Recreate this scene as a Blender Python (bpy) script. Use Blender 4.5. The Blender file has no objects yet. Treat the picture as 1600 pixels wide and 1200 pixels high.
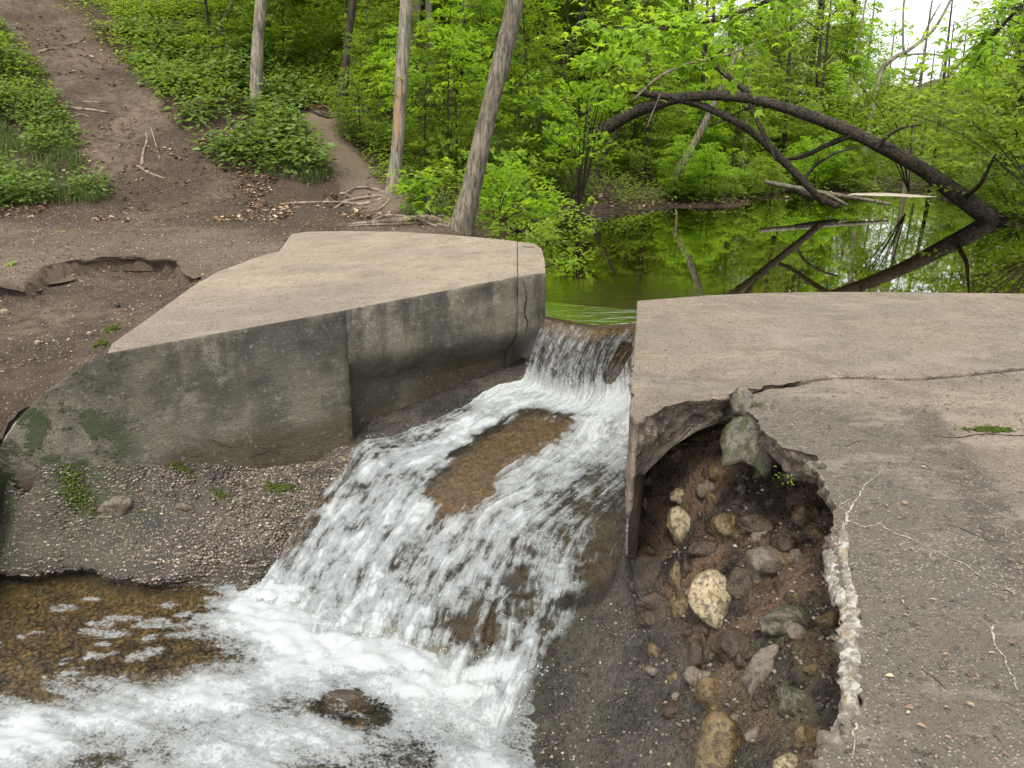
import bpy, bmesh, math, random, time
import numpy as np
from mathutils import Vector, geometry as mgeo
T0 = time.time()
SC = bpy.context.scene
# ---------------------------------------------------------------- camera, sky, sun, exposure
PITCH = math.radians(18.5); FPX = 1202.0; CAMZ = 1.6
cam_d = bpy.data.cameras.new("camera"); cam = bpy.data.objects.new("camera", cam_d)
SC.collection.objects.link(cam); SC.camera = cam
cam.location = (0, 0, CAMZ); cam.rotation_euler = (math.pi/2 - PITCH, 0, 0)
cam_d.sensor_width = 36.0; cam_d.lens = 36.0*FPX/1600.0
cam_d.clip_start = 0.05; cam_d.clip_end = 600
SUN_EL, SUN_AZ = math.radians(60), math.radians(200)     # azimuth clockwise from +Y: high, from behind the viewer
world = bpy.data.worlds.new("World"); SC.world = world; world.use_nodes = True
wn = world.node_tree.nodes; wl = world.node_tree.links; wn.clear()
sky = wn.new("ShaderNodeTexSky"); sky.sky_type = 'NISHITA'; sky.sun_disc = False
sky.sun_elevation = SUN_EL; sky.sun_rotation = SUN_AZ; sky.dust_density = 6.0; sky.air_density = 1.0; sky.ozone_density = 1.0
hs = wn.new("ShaderNodeHueSaturation"); hs.inputs['Saturation'].default_value = 0.32
bg = wn.new("ShaderNodeBackground"); bg.inputs['Strength'].default_value = 0.15
wo = wn.new("ShaderNodeOutputWorld")
cl = wn.new("ShaderNodeMix"); cl.data_type = 'RGBA'; cl.inputs[0].default_value = .55; cl.inputs[7].default_value = (7.4, 7.5, 7.6, 1)   # even high cloud
wl.new(sky.outputs[0], hs.inputs['Color']); wl.new(hs.outputs[0], cl.inputs[6]); wl.new(cl.outputs[2], bg.inputs[0]); wl.new(bg.outputs[0], wo.inputs[0])
sun_d = bpy.data.lights.new("sun", 'SUN'); sun = bpy.data.objects.new("sun", sun_d); SC.collection.objects.link(sun)
sun_d.energy = 1.5; sun_d.angle = math.radians(10); sun_d.color = (1.0, 0.96, 0.88)
sdir = Vector((math.sin(SUN_AZ)*math.cos(SUN_EL), math.cos(SUN_AZ)*math.cos(SUN_EL), math.sin(SUN_EL)))
sun.rotation_euler = sdir.to_track_quat('Z', 'Y').to_euler()
sun.location = sdir*50
SC.view_settings.view_transform = 'Standard'; SC.view_settings.look = 'None'
SC.view_settings.gamma = 1.0; SC.view_settings.use_curve_mapping = False
SC.view_settings.exposure = 1.05
try:
    SC.cycles.max_bounces = 8; SC.cycles.diffuse_bounces = 3; SC.cycles.glossy_bounces = 3
    SC.cycles.transmission_bounces = 4; SC.cycles.transparent_max_bounces = 12
    SC.cycles.caustics_reflective = False; SC.cycles.caustics_refractive = False
    SC.cycles.use_denoising = True
except Exception: pass
rng = np.random.default_rng(7); random.seed(7)

# ---------------------------------------------------------------- helpers
def ray(px, py):
    xc = (px-800)/FPX; yc = (600-py)/FPX
    return np.array([xc, math.cos(PITCH)+yc*math.sin(PITCH), -math.sin(PITCH)+yc*math.cos(PITCH)])
def at(px, py, z):                       # where the sight line through a photo pixel meets height z
    r = ray(px, py); t = (z-CAMZ)/r[2]; return np.array([r[0]*t, r[1]*t, z])
def atY(px, py, Y):
    r = ray(px, py); t = Y/r[1]; return np.array([r[0]*t, Y, CAMZ+r[2]*t])
def atP(px, py, a, b):                   # plane z = a*X + b
    r = ray(px, py); t = (b-CAMZ)/(r[2]-a*r[0]); return np.array([r[0]*t, r[1]*t, CAMZ+r[2]*t])
def proj(P):
    x, y, z = P[..., 0], P[..., 1], P[..., 2]-CAMZ
    c, s = math.cos(PITCH), math.sin(PITCH)
    d = y*c - z*s; u = y*s + z*c
    return 800+FPX*x/d, 600-FPX*u/d, d

def _h(ix, iy, iz, seed):
    n = (ix.astype(np.int64)*374761393 + iy.astype(np.int64)*668265263 + iz.astype(np.int64)*2147483647*3 + seed*1442695041) & 0xffffffff
    n = ((n ^ (n >> 13))*1274126177) & 0xffffffff
    n = (n ^ (n >> 16)) & 0xffffffff
    n = (n*2246822519) & 0xffffffff
    return ((n ^ (n >> 15)) & 0xffffff)/float(0xffffff)
def vn(x, y, z=0.0, seed=0):
    x, y, z = np.broadcast_arrays(np.asarray(x, float), np.asarray(y, float), np.asarray(z, float))
    xi, yi, zi = np.floor(x), np.floor(y), np.floor(z)
    fx, fy, fz = x-xi, y-yi, z-zi
    fx = fx*fx*(3-2*fx); fy = fy*fy*(3-2*fy); fz = fz*fz*(3-2*fz)
    r = 0
    for a in (0, 1):
        wx = fx if a else 1-fx
        for b in (0, 1):
            wy = fy if b else 1-fy
            for c in (0, 1):
                wz = fz if c else 1-fz
                r = r + wx*wy*wz*_h(xi+a, yi+b, zi+c, seed)
    return r
def fbm(x, y, z=0.0, o=4, seed=0, g=0.5):
    s = 0; a = 1; t = 0
    for k in range(o):
        s = s + a*vn(x*2**k+17.3*k, y*2**k-9.1*k, np.asarray(z)*2**k+3.7*k, seed+k); t += a; a *= g
    return s/t*2-1
def sstep(a, b, x):
    t = np.clip((x-a)/(b-a), 0, 1); return t*t*(3-2*t)
def seg_dist(x, y, pts):                 # distance to a polyline in plan
    best = np.full(np.shape(x), 1e9); par = np.zeros(np.shape(x))
    for k in range(len(pts)-1):
        a = np.array(pts[k][:2]); b = np.array(pts[k+1][:2]); d = b-a; L = (d**2).sum()+1e-9
        t = np.clip(((x-a[0])*d[0]+(y-a[1])*d[1])/L, 0, 1)
        e = np.hypot(x-a[0]-t*d[0], y-a[1]-t*d[1]); m = e < best
        best = np.where(m, e, best); par = np.where(m, k+t, par)
    return best, par
def in_poly(x, y, P):
    c = np.zeros(np.shape(x), bool); n = len(P); j = n-1
    for i in range(n):
        xi, yi = P[i][0], P[i][1]; xj, yj = P[j][0], P[j][1]
        if yi != yj:
            c ^= ((yi > y) != (yj > y)) & (x < (xj-xi)*(y-yi)/(yj-yi)+xi)
        j = i
    return c
class TPS:                               # smooth height surface through scattered points
    def __init__(s, pts, lam=0.002):
        P = np.array(pts, float); s.c = P[:, :2]; n = len(P)
        K = s.k(np.hypot(*(s.c[:, None]-s.c[None]).transpose(2, 0, 1))) + lam*np.eye(n)
        A = np.zeros((n+3, n+3)); A[:n, :n] = K; Q = np.c_[np.ones(n), s.c]; A[:n, n:] = Q; A[n:, :n] = Q.T
        s.w = np.linalg.solve(A, np.r_[P[:, 2], 0, 0, 0])
    @staticmethod
    def k(r): return np.where(r > 1e-9, r*r*np.log(np.maximum(r, 1e-9)), 0)
    def __call__(s, x, y):
        x = np.asarray(x, float); y = np.asarray(y, float)
        out = s.w[-3] + s.w[-2]*x + s.w[-1]*y
        for i in range(len(s.c)): out = out + s.w[i]*s.k(np.hypot(x-s.c[i, 0], y-s.c[i, 1]))
        return out

def mesh(name, V, F, smooth=True, attrs=None, uv=None, mats=(), mi=None):
    V = np.ascontiguousarray(V, np.float32).reshape(-1, 3); me = bpy.data.meshes.new(name)
    if isinstance(F, np.ndarray):
        n, k = F.shape; tot = np.full(n, k, np.int32); idx = F.astype(np.int32).ravel()
    else:
        tot = np.array([len(f) for f in F], np.int32); idx = np.array([i for f in F for i in f], np.int32); n = len(F)
    me.vertices.add(len(V)); me.vertices.foreach_set("co", V.ravel())
    me.loops.add(len(idx)); me.loops.foreach_set("vertex_index", idx)
    me.polygons.add(n); st = np.zeros(n, np.int32); st[1:] = np.cumsum(tot)[:-1]
    me.polygons.foreach_set("loop_start", st)
    try: me.polygons.foreach_set("loop_total", tot)
    except Exception: pass
    me.polygons.foreach_set("use_smooth", np.full(n, smooth))
    for m in mats: me.materials.append(m)
    if mi is not None: me.polygons.foreach_set("material_index", np.asarray(mi, np.int32))
    if uv is not None:
        l = me.uv_layers.new(name="UVMap"); l.data.foreach_set("uv", np.asarray(uv, np.float32)[idx].ravel())
    for k, (dom, arr) in (attrs or {}).items():
        a = me.attributes.new(k, 'FLOAT', dom); a.data.foreach_set("value", np.asarray(arr, np.float32))
    me.update(calc_edges=True); me.validate(); return me
def add(name, me, parent=None, loc=None, label=None, cat=None, group=None, kind=None):
    o = bpy.data.objects.new(name, me); SC.collection.objects.link(o)
    if parent is not None: o.parent = parent
    if loc is not None: o.location = loc
    if label: o['label'] = label
    if cat: o['category'] = cat
    if group: o['group'] = group
    if kind: o['kind'] = kind
    return o
def grid_faces(nu, nv, keep=None, off=0):
    i = np.arange(nu-1)[:, None]*nv + np.arange(nv-1)[None]
    F = np.stack([i, i+nv, i+nv+1, i+1], -1).reshape(-1, 4)+off
    return F if keep is None else F[keep.ravel()]
def compact(V, F, *arrs):
    u, inv = np.unique(F.ravel(), return_inverse=True)
    return (V[u], inv.reshape(F.shape)) + tuple(a[u] for a in arrs)
def catmull(P, n, closed=False):
    P = np.asarray(P, float); m = len(P); t = np.linspace(0, m-1, n); k = np.clip(t.astype(int), 0, m-2); f = (t-k)[:, None]
    g = lambda i: P[np.clip(i, 0, m-1)].reshape(n, -1)
    a, b, c, d = g(k-1), g(k), g(k+1), g(k+2)
    r = .5*(2*b+(c-a)*f+(2*a-5*b+4*c-d)*f*f+(3*b-a-3*c+d)*f**3)
    return r.reshape((n,)+P.shape[1:])
def tube(pts, rad, ns=8, seed=0, rough=0.0, n=None, cap=True):
    pts = np.asarray(pts, float); rad = np.asarray(rad, float)
    if n: 
        R = np.interp(np.linspace(0, 1, n), np.linspace(0, 1, len(rad)), rad); pts = catmull(pts, n); rad = R
    n = len(pts); tg = np.gradient(pts, axis=0); tg /= np.linalg.norm(tg, axis=1)[:, None]+1e-9
    ref = np.array([0, 0, 1.]) if abs(tg[0, 2]) < .9 else np.array([1., 0, 0])
    V = []; a = np.cross(tg[0], ref); a /= np.linalg.norm(a)
    th = np.linspace(0, 2*np.pi, ns, endpoint=False)
    for i in range(n):
        a = a-tg[i]*(a@tg[i]); a /= np.linalg.norm(a)+1e-9; b = np.cross(tg[i], a)
        rr = rad[i]*np.ones(ns)
        if rough: rr = rr*(1+rough*(fbm(np.cos(th)*2+seed, np.sin(th)*2, i*.35, 2, seed)))
        V.append(pts[i]+rr[:, None]*(np.cos(th)[:, None]*a+np.sin(th)[:, None]*b))
    V = np.concatenate(V); F = []
    for i in range(n-1):
        for j in range(ns):
            F.append((i*ns+j, i*ns+(j+1) % ns, (i+1)*ns+(j+1) % ns, (i+1)*ns+j))
    if cap:
        c0 = len(V); V = np.vstack([V, pts[0], pts[-1]])
        for j in range(ns):
            F.append((c0, (j+1) % ns, j, j)); F.append((c0+1, (n-1)*ns+j, (n-1)*ns+(j+1) % ns, (n-1)*ns+(j+1) % ns))
        F = [f if f[2] != f[3] else f[:3] for f in F]
    return V, F
def join(parts):
    Vs, Fs, o = [], [], 0
    for V, F in parts:
        Vs.append(V); Fs += [tuple(int(i)+o for i in f) for f in F]; o += len(V)
    return np.vstack(Vs), Fs
def in_frame(P, m=40):
    x, y, d = proj(np.asarray(P)); return (d > 0) & (x > -m) & (x < 1600+m) & (y > -m) & (y < 1200+m)

# ---------------------------------------------------------------- materials
class M:
    def __init__(s, name):
        s.m = bpy.data.materials.new(name); s.m.use_nodes = True; s.t = s.m.node_tree; s.t.nodes.clear()
        s.out = s.n("OutputMaterial"); s.tc = s.n("TexCoord"); s.geo = None
    def n(s, k, **kw):
        nd = s.t.nodes.new("ShaderNode"+k)
        for a, v in kw.items(): setattr(nd, a, v)
        return nd
    def l(s, a, b): s.t.links.new(a, b)
    def set(s, inp, v):
        if v is None: return
        if hasattr(v, 'links') or isinstance(v, bpy.types.NodeSocket): s.l(v, inp)
        elif isinstance(v, (tuple, list)) and len(v) == 3 and inp.type == 'RGBA': inp.default_value = (*v, 1)
        else: inp.default_value = v
    def co(s, sc=(1, 1, 1), src='Object'):
        mp = s.n("Mapping"); mp.inputs['Scale'].default_value = sc if isinstance(sc, tuple) else (sc,)*3
        s.l(s.tc.outputs[src] if isinstance(src, str) else src, mp.inputs[0]); return mp.outputs[0]
    def noise(s, scale=5, det=4, rough=.55, v=None, dist=0.0):
        n = s.n("TexNoise"); n.inputs['Scale'].default_value = scale; n.inputs['Detail'].default_value = det
        n.inputs['Roughness'].default_value = rough; n.inputs['Distortion'].default_value = dist
        s.l(v if v is not None else s.tc.outputs['Object'], n.inputs['Vector']); return n.outputs['Fac']
    def voro(s, scale=30, v=None, feat='F1', out='Distance', rnd=1.0):
        n = s.n("TexVoronoi", feature=feat); n.inputs['Scale'].default_value = scale; n.inputs['Randomness'].default_value = rnd
        s.l(v if v is not None else s.tc.outputs['Object'], n.inputs['Vector']); return n.outputs[out]
    def ramp(s, f, stops, interp='LINEAR'):
        r = s.n("ValToRGB"); s.l(f, r.inputs[0]); e = r.color_ramp.elements; r.color_ramp.interpolation = interp
        while len(e) < len(stops): e.new(.5)
        for k, (p, c) in enumerate(stops):
            e[k].position = p; e[k].color = (*c, 1) if isinstance(c, (tuple, list)) else (c, c, c, 1)
        return r.outputs[0]
    def rng(s, f, a, b, c=0.0, d=1.0):
        r = s.n("MapRange", interpolation_type='SMOOTHSTEP'); s.set(r.inputs[0], f)
        for k, v in enumerate((a, b, c, d)): r.inputs[k+1].default_value = v
        return r.outputs[0]
    def mix(s, f, a, b, mode='MIX'):
        n = s.n("Mix", data_type='RGBA', blend_type=mode); s.set(n.inputs[0], f); s.set(n.inputs[6], a); s.set(n.inputs[7], b); return n.outputs[2]
    def math(s, op, a, b=None, c=None):
        n = s.n("Math", operation=op); s.set(n.inputs[0], a); s.set(n.inputs[1], b); s.set(n.inputs[2], c); return n.outputs[0]
    def sep(s, v):
        n = s.n("SeparateXYZ"); s.l(v, n.inputs[0]); return n.outputs
    def attr(s, name): 
        n = s.n("Attribute", attribute_name=name); return n.outputs['Fac']
    def bump(s, h, st=.5, d=.01, nrm=None):
        b = s.n("Bump"); b.inputs['Strength'].default_value = st; b.inputs['Distance'].default_value = d; s.l(h, b.inputs['Height'])
        if nrm is not None: s.l(nrm, b.inputs['Normal'])
        return b.outputs[0]
    def pbr(s, col, rough=.8, nrm=None, spec=.5, **kw):
        p = s.n("BsdfPrincipled"); s.set(p.inputs['Base Color'], col); s.set(p.inputs['Roughness'], rough); s.set(p.inputs['Specular IOR Level'], spec)
        if nrm is not None: s.l(nrm, p.inputs['Normal'])
        for k, v in kw.items(): s.set(p.inputs[k.replace('_', ' ')], v)
        return p.outputs[0]
    def done(s, sh): s.l(sh, s.out.inputs[0]); return s.m
    def line_mask(s, a, b, w0, w1, wob=.1, scale=2.0):      # 1 near the plan segment a-b
        x, y, z = s.sep(s.tc.outputs['Object'])
        dx, dy = b[0]-a[0], b[1]-a[1]; L = dx*dx+dy*dy
        t = s.math('ADD', s.math('MULTIPLY', s.math('SUBTRACT', x, a[0]), dx/L), s.math('MULTIPLY', s.math('SUBTRACT', y, a[1]), dy/L))
        t = s.math('MINIMUM', s.math('MAXIMUM', t, 0.0), 1.0)
        ex = s.math('SUBTRACT', s.math('SUBTRACT', x, a[0]), s.math('MULTIPLY', t, dx)); ey = s.math('SUBTRACT', s.math('SUBTRACT', y, a[1]), s.math('MULTIPLY', t, dy))
        d = s.math('SQRT', s.math('ADD', s.math('MULTIPLY', ex, ex), s.math('MULTIPLY', ey, ey)))
        d = s.math('ADD', d, s.math('MULTIPLY', s.math('SUBTRACT', s.noise(scale, 5, .6), .5), wob*2))
        return s.rng(d, w0, w1, 1.0, 0.0)

def mat_pavement(name, tan, grey, gmask=None, chips=1.0):
    m = M(name)
    big = m.noise(.9, 5, .6); mid = m.noise(7, 5, .65); fine = m.noise(140, 3, .7)
    col = m.mix(m.rng(big, .35, .68), tan, grey)
    if gmask: col = gmask(m, col)
    col = m.mix(m.rng(mid, .42, .7, 0, .45), col, tuple(c*.62 for c in tan))
    vc = m.voro(80, out='Color'); vr = m.sep(vc)[0]; vd = m.voro(80); vd2 = m.voro(48); vr2 = m.sep(m.voro(48, out='Color'))[1]
    chip = m.math('MULTIPLY', m.rng(vd, .36, .5, 1, 0), m.rng(vr, .58, .70))
    dark = m.math('MULTIPLY', m.rng(vd, .3, .55, 1, 0), m.rng(vr, .42, .3))
    chip2 = m.math('MULTIPLY', m.rng(vd2, .34, .22), m.rng(vr2, .82, .88)); patchy = m.rng(m.noise(1.7, 4, .6), .35, .65, .5, 1.0)
    col = m.mix(m.math('MULTIPLY', chip, m.math('MULTIPLY', patchy, chips)), col, m.mix(m.sep(vc)[2], (.28, .225, .165), (.44, .38, .30)))
    col = m.mix(m.math('MULTIPLY', chip2, .7), col, (.38, .32, .25))
    col = m.mix(m.math('MULTIPLY', dark, .85), col, (.06, .05, .04))
    col = m.mix(m.rng(fine, .42, .72, 0, .65), col, tuple(c*.42 for c in tan))
    st_ = m.rng(m.noise(2.6, 7, .75), .50, .60, 0, .42); col = m.mix(st_, col, tuple(c*.45 for c in tan)); st3 = m.rng(m.noise(1.1, 6, .7, m.co((1.0, 2.2, 1))), .52, .60, 0, .30); col = m.mix(st3, col, (.36, .30, .235))
    pit = m.rng(m.noise(22, 4, .7), .60, .70)
    col = m.mix(m.math('MULTIPLY', pit, .5), col, tuple(c*.4 for c in tan))
    h = m.math('ADD', m.math('MULTIPLY', chip, .6), m.math('SUBTRACT', m.math('MULTIPLY', fine, .9), m.math('MULTIPLY', pit, 1.2)))
    nr = m.bump(h, 1.0, .016, m.bump(mid, .7, .05))
    return m.done(m.pbr(col, .88, nr, .3))

TAN = (.290, .232, .170); GREY = (.20, .172, .14)
def _left_pav(m, col): return m.mix(m.line_mask((-4.2, 6.6), (-2.0, 8.0), .3, 1.3, .3), col, (.25, .212, .17))
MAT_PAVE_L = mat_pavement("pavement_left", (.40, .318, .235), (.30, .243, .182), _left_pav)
A1, A2 = at(1440, 640, 0), at(1620, 900, 0); B1, B2 = at(1290, 760, 0), at(1450, 1250, 0)
def _right_pav(m, col):
    col = m.mix(m.math('MULTIPLY', m.line_mask(at(1250, 700, 0), at(1500, 1300, 0), .45, 1.35, .2), .9), col, (.108, .097, .078))
    col = m.mix(m.math('MULTIPLY', m.line_mask(A1, A2, .07, .15, .09, 5), .8), col, (.072, .060, .05))
    col = m.mix(m.math('MULTIPLY', m.line_mask(at(1280, 640, 0), at(1440, 690, 0), .03, .14, .08, 5), .7), col, (.09, .078, .063))
    return m.mix(m.math('MULTIPLY', m.line_mask(at(1000, 590, 0), at(1075, 600, 0), .02, .2, .1, 4), .6), col, (.13, .115, .10))
MAT_PAVE_R = mat_pavement("pavement_right", TAN, (.22, .187, .148), _right_pav)

def mat_wallface():
    m = M("weathered_concrete"); x, y, z = m.sep(m.tc.outputs['Object'])
    big = m.noise(1.6, 6, .65); streak = m.noise(1, 5, .6, m.co((5, 5, .55))); mid = m.noise(9, 5, .7); fine = m.noise(70, 4, .75)
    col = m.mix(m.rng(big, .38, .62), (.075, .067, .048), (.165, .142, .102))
    pale = m.math('MULTIPLY', m.rng(m.noise(1.5, 9, .8), .49, .60), m.rng(streak, .28, .6))
    col = m.mix(m.math('MULTIPLY', pale, .62), col, (.27, .245, .20))
    dk = m.math('MULTIPLY', m.rng(m.math('ADD', m.noise(1.1, 6, .7), m.math('MULTIPLY', m.math('SUBTRACT', streak, .5), .6)), .60, .42), m.rng(z, -1.2, -.25))
    col = m.mix(m.math('MULTIPLY', dk, .7), col, (.030, .028, .022))
    zz = m.math('ADD', z, m.math('MULTIPLY', m.math('SUBTRACT', m.noise(1.3, 4, .6), .5), .55))
    wet = m.rng(zz, -.72, -1.0)                                   # algae-brown tide band
    nearw = m.rng(x, -1.9, -.6)
    col = m.mix(m.math('MULTIPLY', m.math('MULTIPLY', wet, .85), m.math('MAXIMUM', nearw, m.rng(zz, -1.2, -1.38))), col, m.mix(mid, (.030, .022, .009), (.105, .076, .034)))
    col = m.mix(m.rng(fine, .46, .66, 0, .75), col, (.04, .036, .03))
    lime = m.rng(m.noise(18, 6, .85), .57, .64); col = m.mix(m.math('MULTIPLY', lime, .55), col, (.33, .31, .27))
    moss = m.math('MULTIPLY', m.rng(m.noise(3.6, 6, .7), .47, .56), m.rng(m.math('ADD', x, m.math('MULTIPLY', m.noise(2.5, 4, .6), -.5)), -3.45, -3.95))
    col = m.mix(m.math('MULTIPLY', moss, .9), col, m.mix(fine, (.012, .022, .006), (.05, .07, .018)))
    h = m.math('ADD', m.math('MULTIPLY', mid, .7), m.math('ADD', fine, m.math('MULTIPLY', moss, 1.0)))
    nr = m.bump(h, .9, .022, m.bump(m.noise(1, 4, .6, m.co((3, 3, 14))), .5, .03))
    rough = m.rng(wet, 0, 1, .85, .45)
    return m.done(m.pbr(col, rough, nr, .4))
MAT_WALL = mat_wallface()
def mat_broken():
    m = M("broken_concrete_edge"); n1 = m.noise(9, 6, .7); vd = m.voro(45); vr = m.sep(m.voro(45, out='Color'))[0]
    col = m.ramp(n1, [(.3, (.035, .028, .022)), (.5, (.12, .095, .07)), (.7, (.26, .20, .15))])
    chip = m.math('MULTIPLY', m.rng(vd, .45, .3), m.rng(vr, .55, .65)); col = m.mix(m.math('MULTIPLY', chip, .6), col, (.33, .27, .2))
    nr = m.bump(m.math('ADD', n1, m.math('MULTIPLY', chip, .3)), .9, .03)
    return m.done(m.pbr(col, .8, nr, .4))
MAT_BROKEN = mat_broken()
def mat_dirt():
    m = M("trodden_soil"); n1 = m.noise(.6, 5, .6); n2 = m.noise(6, 6, .7); n3 = m.noise(60, 4, .75)
    col = m.mix(m.rng(n1, .35, .65), (.085, .060, .042), (.185, .135, .097))
    col = m.mix(m.rng(n2, .40, .66, 0, .75), col, (.045, .031, .022))
    pth = m.attr('path'); col = m.mix(m.math('MULTIPLY', pth, .7), col, m.mix(n2, (.190, .143, .105), (.30, .235, .175)))
    lf = m.attr('litter'); col = m.mix(m.math('MULTIPLY', lf, .75), col, m.mix(n2, (.030, .022, .014), (.085, .058, .038)))
    vd = m.voro(28); vr = m.sep(m.voro(28, out='Color'))[0]
    chip = m.math('MULTIPLY', m.rng(vd, .38, .25), m.rng(vr, .72, .8)); col = m.mix(m.math('MULTIPLY', chip, .7), col, (.36, .28, .21))
    vd2 = m.voro(70); vr2 = m.sep(m.voro(70, out='Color'))[1]
    chip2 = m.math('MULTIPLY', m.rng(vd2, .42, .28), m.rng(vr2, .6, .7)); col = m.mix(m.math('MULTIPLY', chip2, .55), col, (.33, .255, .19))
    col = m.mix(m.rng(n3, .5, .75, 0, .55), col, (.05, .035, .025))
    h = m.math('ADD', m.math('ADD', n2, m.math('MULTIPLY', n3, .8)), m.math('MULTIPLY', m.math('ADD', chip, chip2), .5))
    return m.done(m.pbr(col, .95, m.bump(h, 1.0, .05), .2))
MAT_DIRT = mat_dirt()
def mat_bed():
    m = M("wet_conglomerate"); n1 = m.noise(2.2, 6, .65); n2 = m.noise(14, 5, .7); n3 = m.noise(90, 3, .7)
    col = m.mix(m.rng(n1, .38, .62), (.022, .018, .013), (.070, .056, .041))
    soil = m.attr('soil'); col = m.mix(soil, col, m.mix(m.rng(m.noise(3.5, 6, .7), .4, .6), (.016, .010, .006), (.125, .072, .038)))
    gold = m.attr('gold'); col = m.mix(gold, col, m.ramp(m.noise(26, 5, .75), [(.32, (.026, .018, .008)), (.5, (.112, .080, .036)), (.68, (.29, .215, .115))]))
    moss = m.math('MULTIPLY', m.attr('moss'), m.rng(m.noise(7, 6, .8), .47, .56)); col = m.mix(m.math('MULTIPLY', moss, .8), col, m.mix(n3, (.014, .022, .005), (.062, .082, .014)))
    vd = m.voro(40); vcol = m.voro(40, out='Color'); vr = m.sep(vcol)[0]
    peb = m.math('MULTIPLY', m.rng(vd, .5, .3), m.rng(vr, .45, .55))
    pc = m.mix(m.sep(vcol)[1], (.09, .07, .052), (.28, .225, .165)); peb2 = m.math('MULTIPLY', peb, m.attr('dry'))
    col = m.mix(m.math('MULTIPLY', peb2, .8), col, pc)
    col = m.mix(m.rng(n2, .5, .72, 0, .6), col, (.018, .014, .010))
    h = m.math('ADD', m.math('ADD', m.math('MULTIPLY', n2, .8), m.math('MULTIPLY', n3, .5)), m.math('MULTIPLY', peb, .5))
    rough = m.math('ADD', m.math('MULTIPLY', m.attr('dry'), .5), m.rng(n2, .35, .65, .10, .5))
    return m.done(m.pbr(col, rough, m.bump(h, 1.0, .04), .7))
MAT_BED = mat_bed()

def mat_water(name, tint, ripple=(3, .25, .02), ripple2=None):
    m = M(name)
    mp = m.co(ripple[3] if len(ripple) > 3 else (1, 1, 1)); h = m.noise(ripple[0], 4, .5, mp, .4)
    nr = m.bump(h, ripple[1], ripple[2])
    if ripple2:
        msk = m.attr('flow'); h2 = m.math('MULTIPLY', m.noise(ripple2[0], 4, .6, m.co(ripple2[3]), .8), msk); nr = m.bump(h2, ripple2[1], ripple2[2], nr)
    fr = m.n("Fresnel"); fr.inputs[0].default_value = 1.33; m.l(nr, fr.inputs['Normal'])
    tr = m.n("BsdfTransparent"); m.set(tr.inputs[0], tint)
    gl = m.n("BsdfGlossy"); gl.inputs['Roughness'].default_value = .02; m.l(nr, gl.inputs['Normal']); m.set(gl.inputs[0], (.95, .97, .95))
    mx = m.n("MixShader"); m.l(m.math('MINIMUM', m.math('MULTIPLY', fr.outputs[0], 1.75), .96), mx.inputs[0]); m.l(tr.outputs[0], mx.inputs[1]); m.l(gl.outputs[0], mx.inputs[2])
    return m.done(mx.outputs[0])
def mat_whitewater(name, uvsc, tint=(.72, .66, .5), usc=1.0, edge=(.22, .85), lace=False, glcap=.14):
    m = M(name); foam = m.attr('foam')
    uv = m.tc.outputs['UV']
    s1 = m.noise(1.0, 6, .68, m.co((uvsc[0], uvsc[1], 1), uv), .35)
    s2 = m.noise(1.0, 5, .7, m.co((uvsc[0]*3.1, uvsc[1]*2.6, 1), uv), .2)
    iso = m.noise(17, 5, .7)
    nz = m.math('ADD', m.math('MULTIPLY', s1, .36), m.math('ADD', m.math('MULTIPLY', s2, .36), m.math('MULTIPLY', iso, .28)))
    bub = m.voro(55, m.co((1, 1, 1))) if lace else None
    f = m.math('ADD', foam, m.math('MULTIPLY', m.math('SUBTRACT', nz, .5), 2.9))
    if lace: f = m.math('ADD', f, m.math('MULTIPLY', m.math('SUBTRACT', bub, .42), .45))
    fac = m.rng(f, edge[0], edge[1]); solid = m.rng(f, edge[1], 1.25)
    h = m.math('ADD', m.math('MULTIPLY', fac, .4), m.math('ADD', m.math('MULTIPLY', s2, .7), m.math('MULTIPLY', s1, .7)))
    nr = m.bump(h, .28, .014); nrc = m.bump(s1, .35, .02)
    col = m.mix(solid, (.25, .265, .265), (.41, .43, .43))
    white = m.pbr(col, .6, nr, .25)
    tl = m.n("BsdfTranslucent"); m.set(tl.inputs[0], (.85, .9, .88)); m.l(nr, tl.inputs['Normal'])
    wm = m.n("MixShader"); wm.inputs[0].default_value = .22; m.l(white, wm.inputs[1]); m.l(tl.outputs[0], wm.inputs[2])
    fr = m.n("Fresnel"); fr.inputs[0].default_value = 1.33; m.l(nrc, fr.inputs['Normal'])
    tr = m.n("BsdfTransparent"); m.set(tr.inputs[0], tint)
    gl = m.n("BsdfGlossy"); gl.inputs['Roughness'].default_value = .38; m.l(nrc, gl.inputs['Normal']); m.set(gl.inputs[0], (.55, .58, .58))
    cl = m.n("MixShader"); m.l(m.math('MINIMUM', m.math('MULTIPLY', fr.outputs[0], 1.0), glcap), cl.inputs[0]); m.l(tr.outputs[0], cl.inputs[1]); m.l(gl.outputs[0], cl.inputs[2])
    mx = m.n("MixShader"); m.l(m.math('MULTIPLY', fac, .94), mx.inputs[0]); m.l(cl.outputs[0], mx.inputs[1]); m.l(wm.outputs[0], mx.inputs[2])
    t0 = m.n("BsdfTransparent"); fd = m.n("MixShader"); m.l(m.attr('fade'), fd.inputs[0]); m.l(mx.outputs[0], fd.inputs[1]); m.l(t0.outputs[0], fd.inputs[2])
    return m.done(fd.outputs[0])
MAT_POND = mat_water("pond_surface", (.55, .48, .24), (1.2, .05, .02, (1, .5, 1)), (2.2, .5, .03, (1.2, 4.5, 1)))
MAT_CASC = mat_whitewater("tumbling_whitewater", (13, 2.8), tint=(.80, .68, .50), glcap=.07)
MAT_LOW = mat_whitewater("foaming_stream", (4.5, 5.5), tint=(.78, .72, .56), lace=True, glcap=.16)

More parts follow.
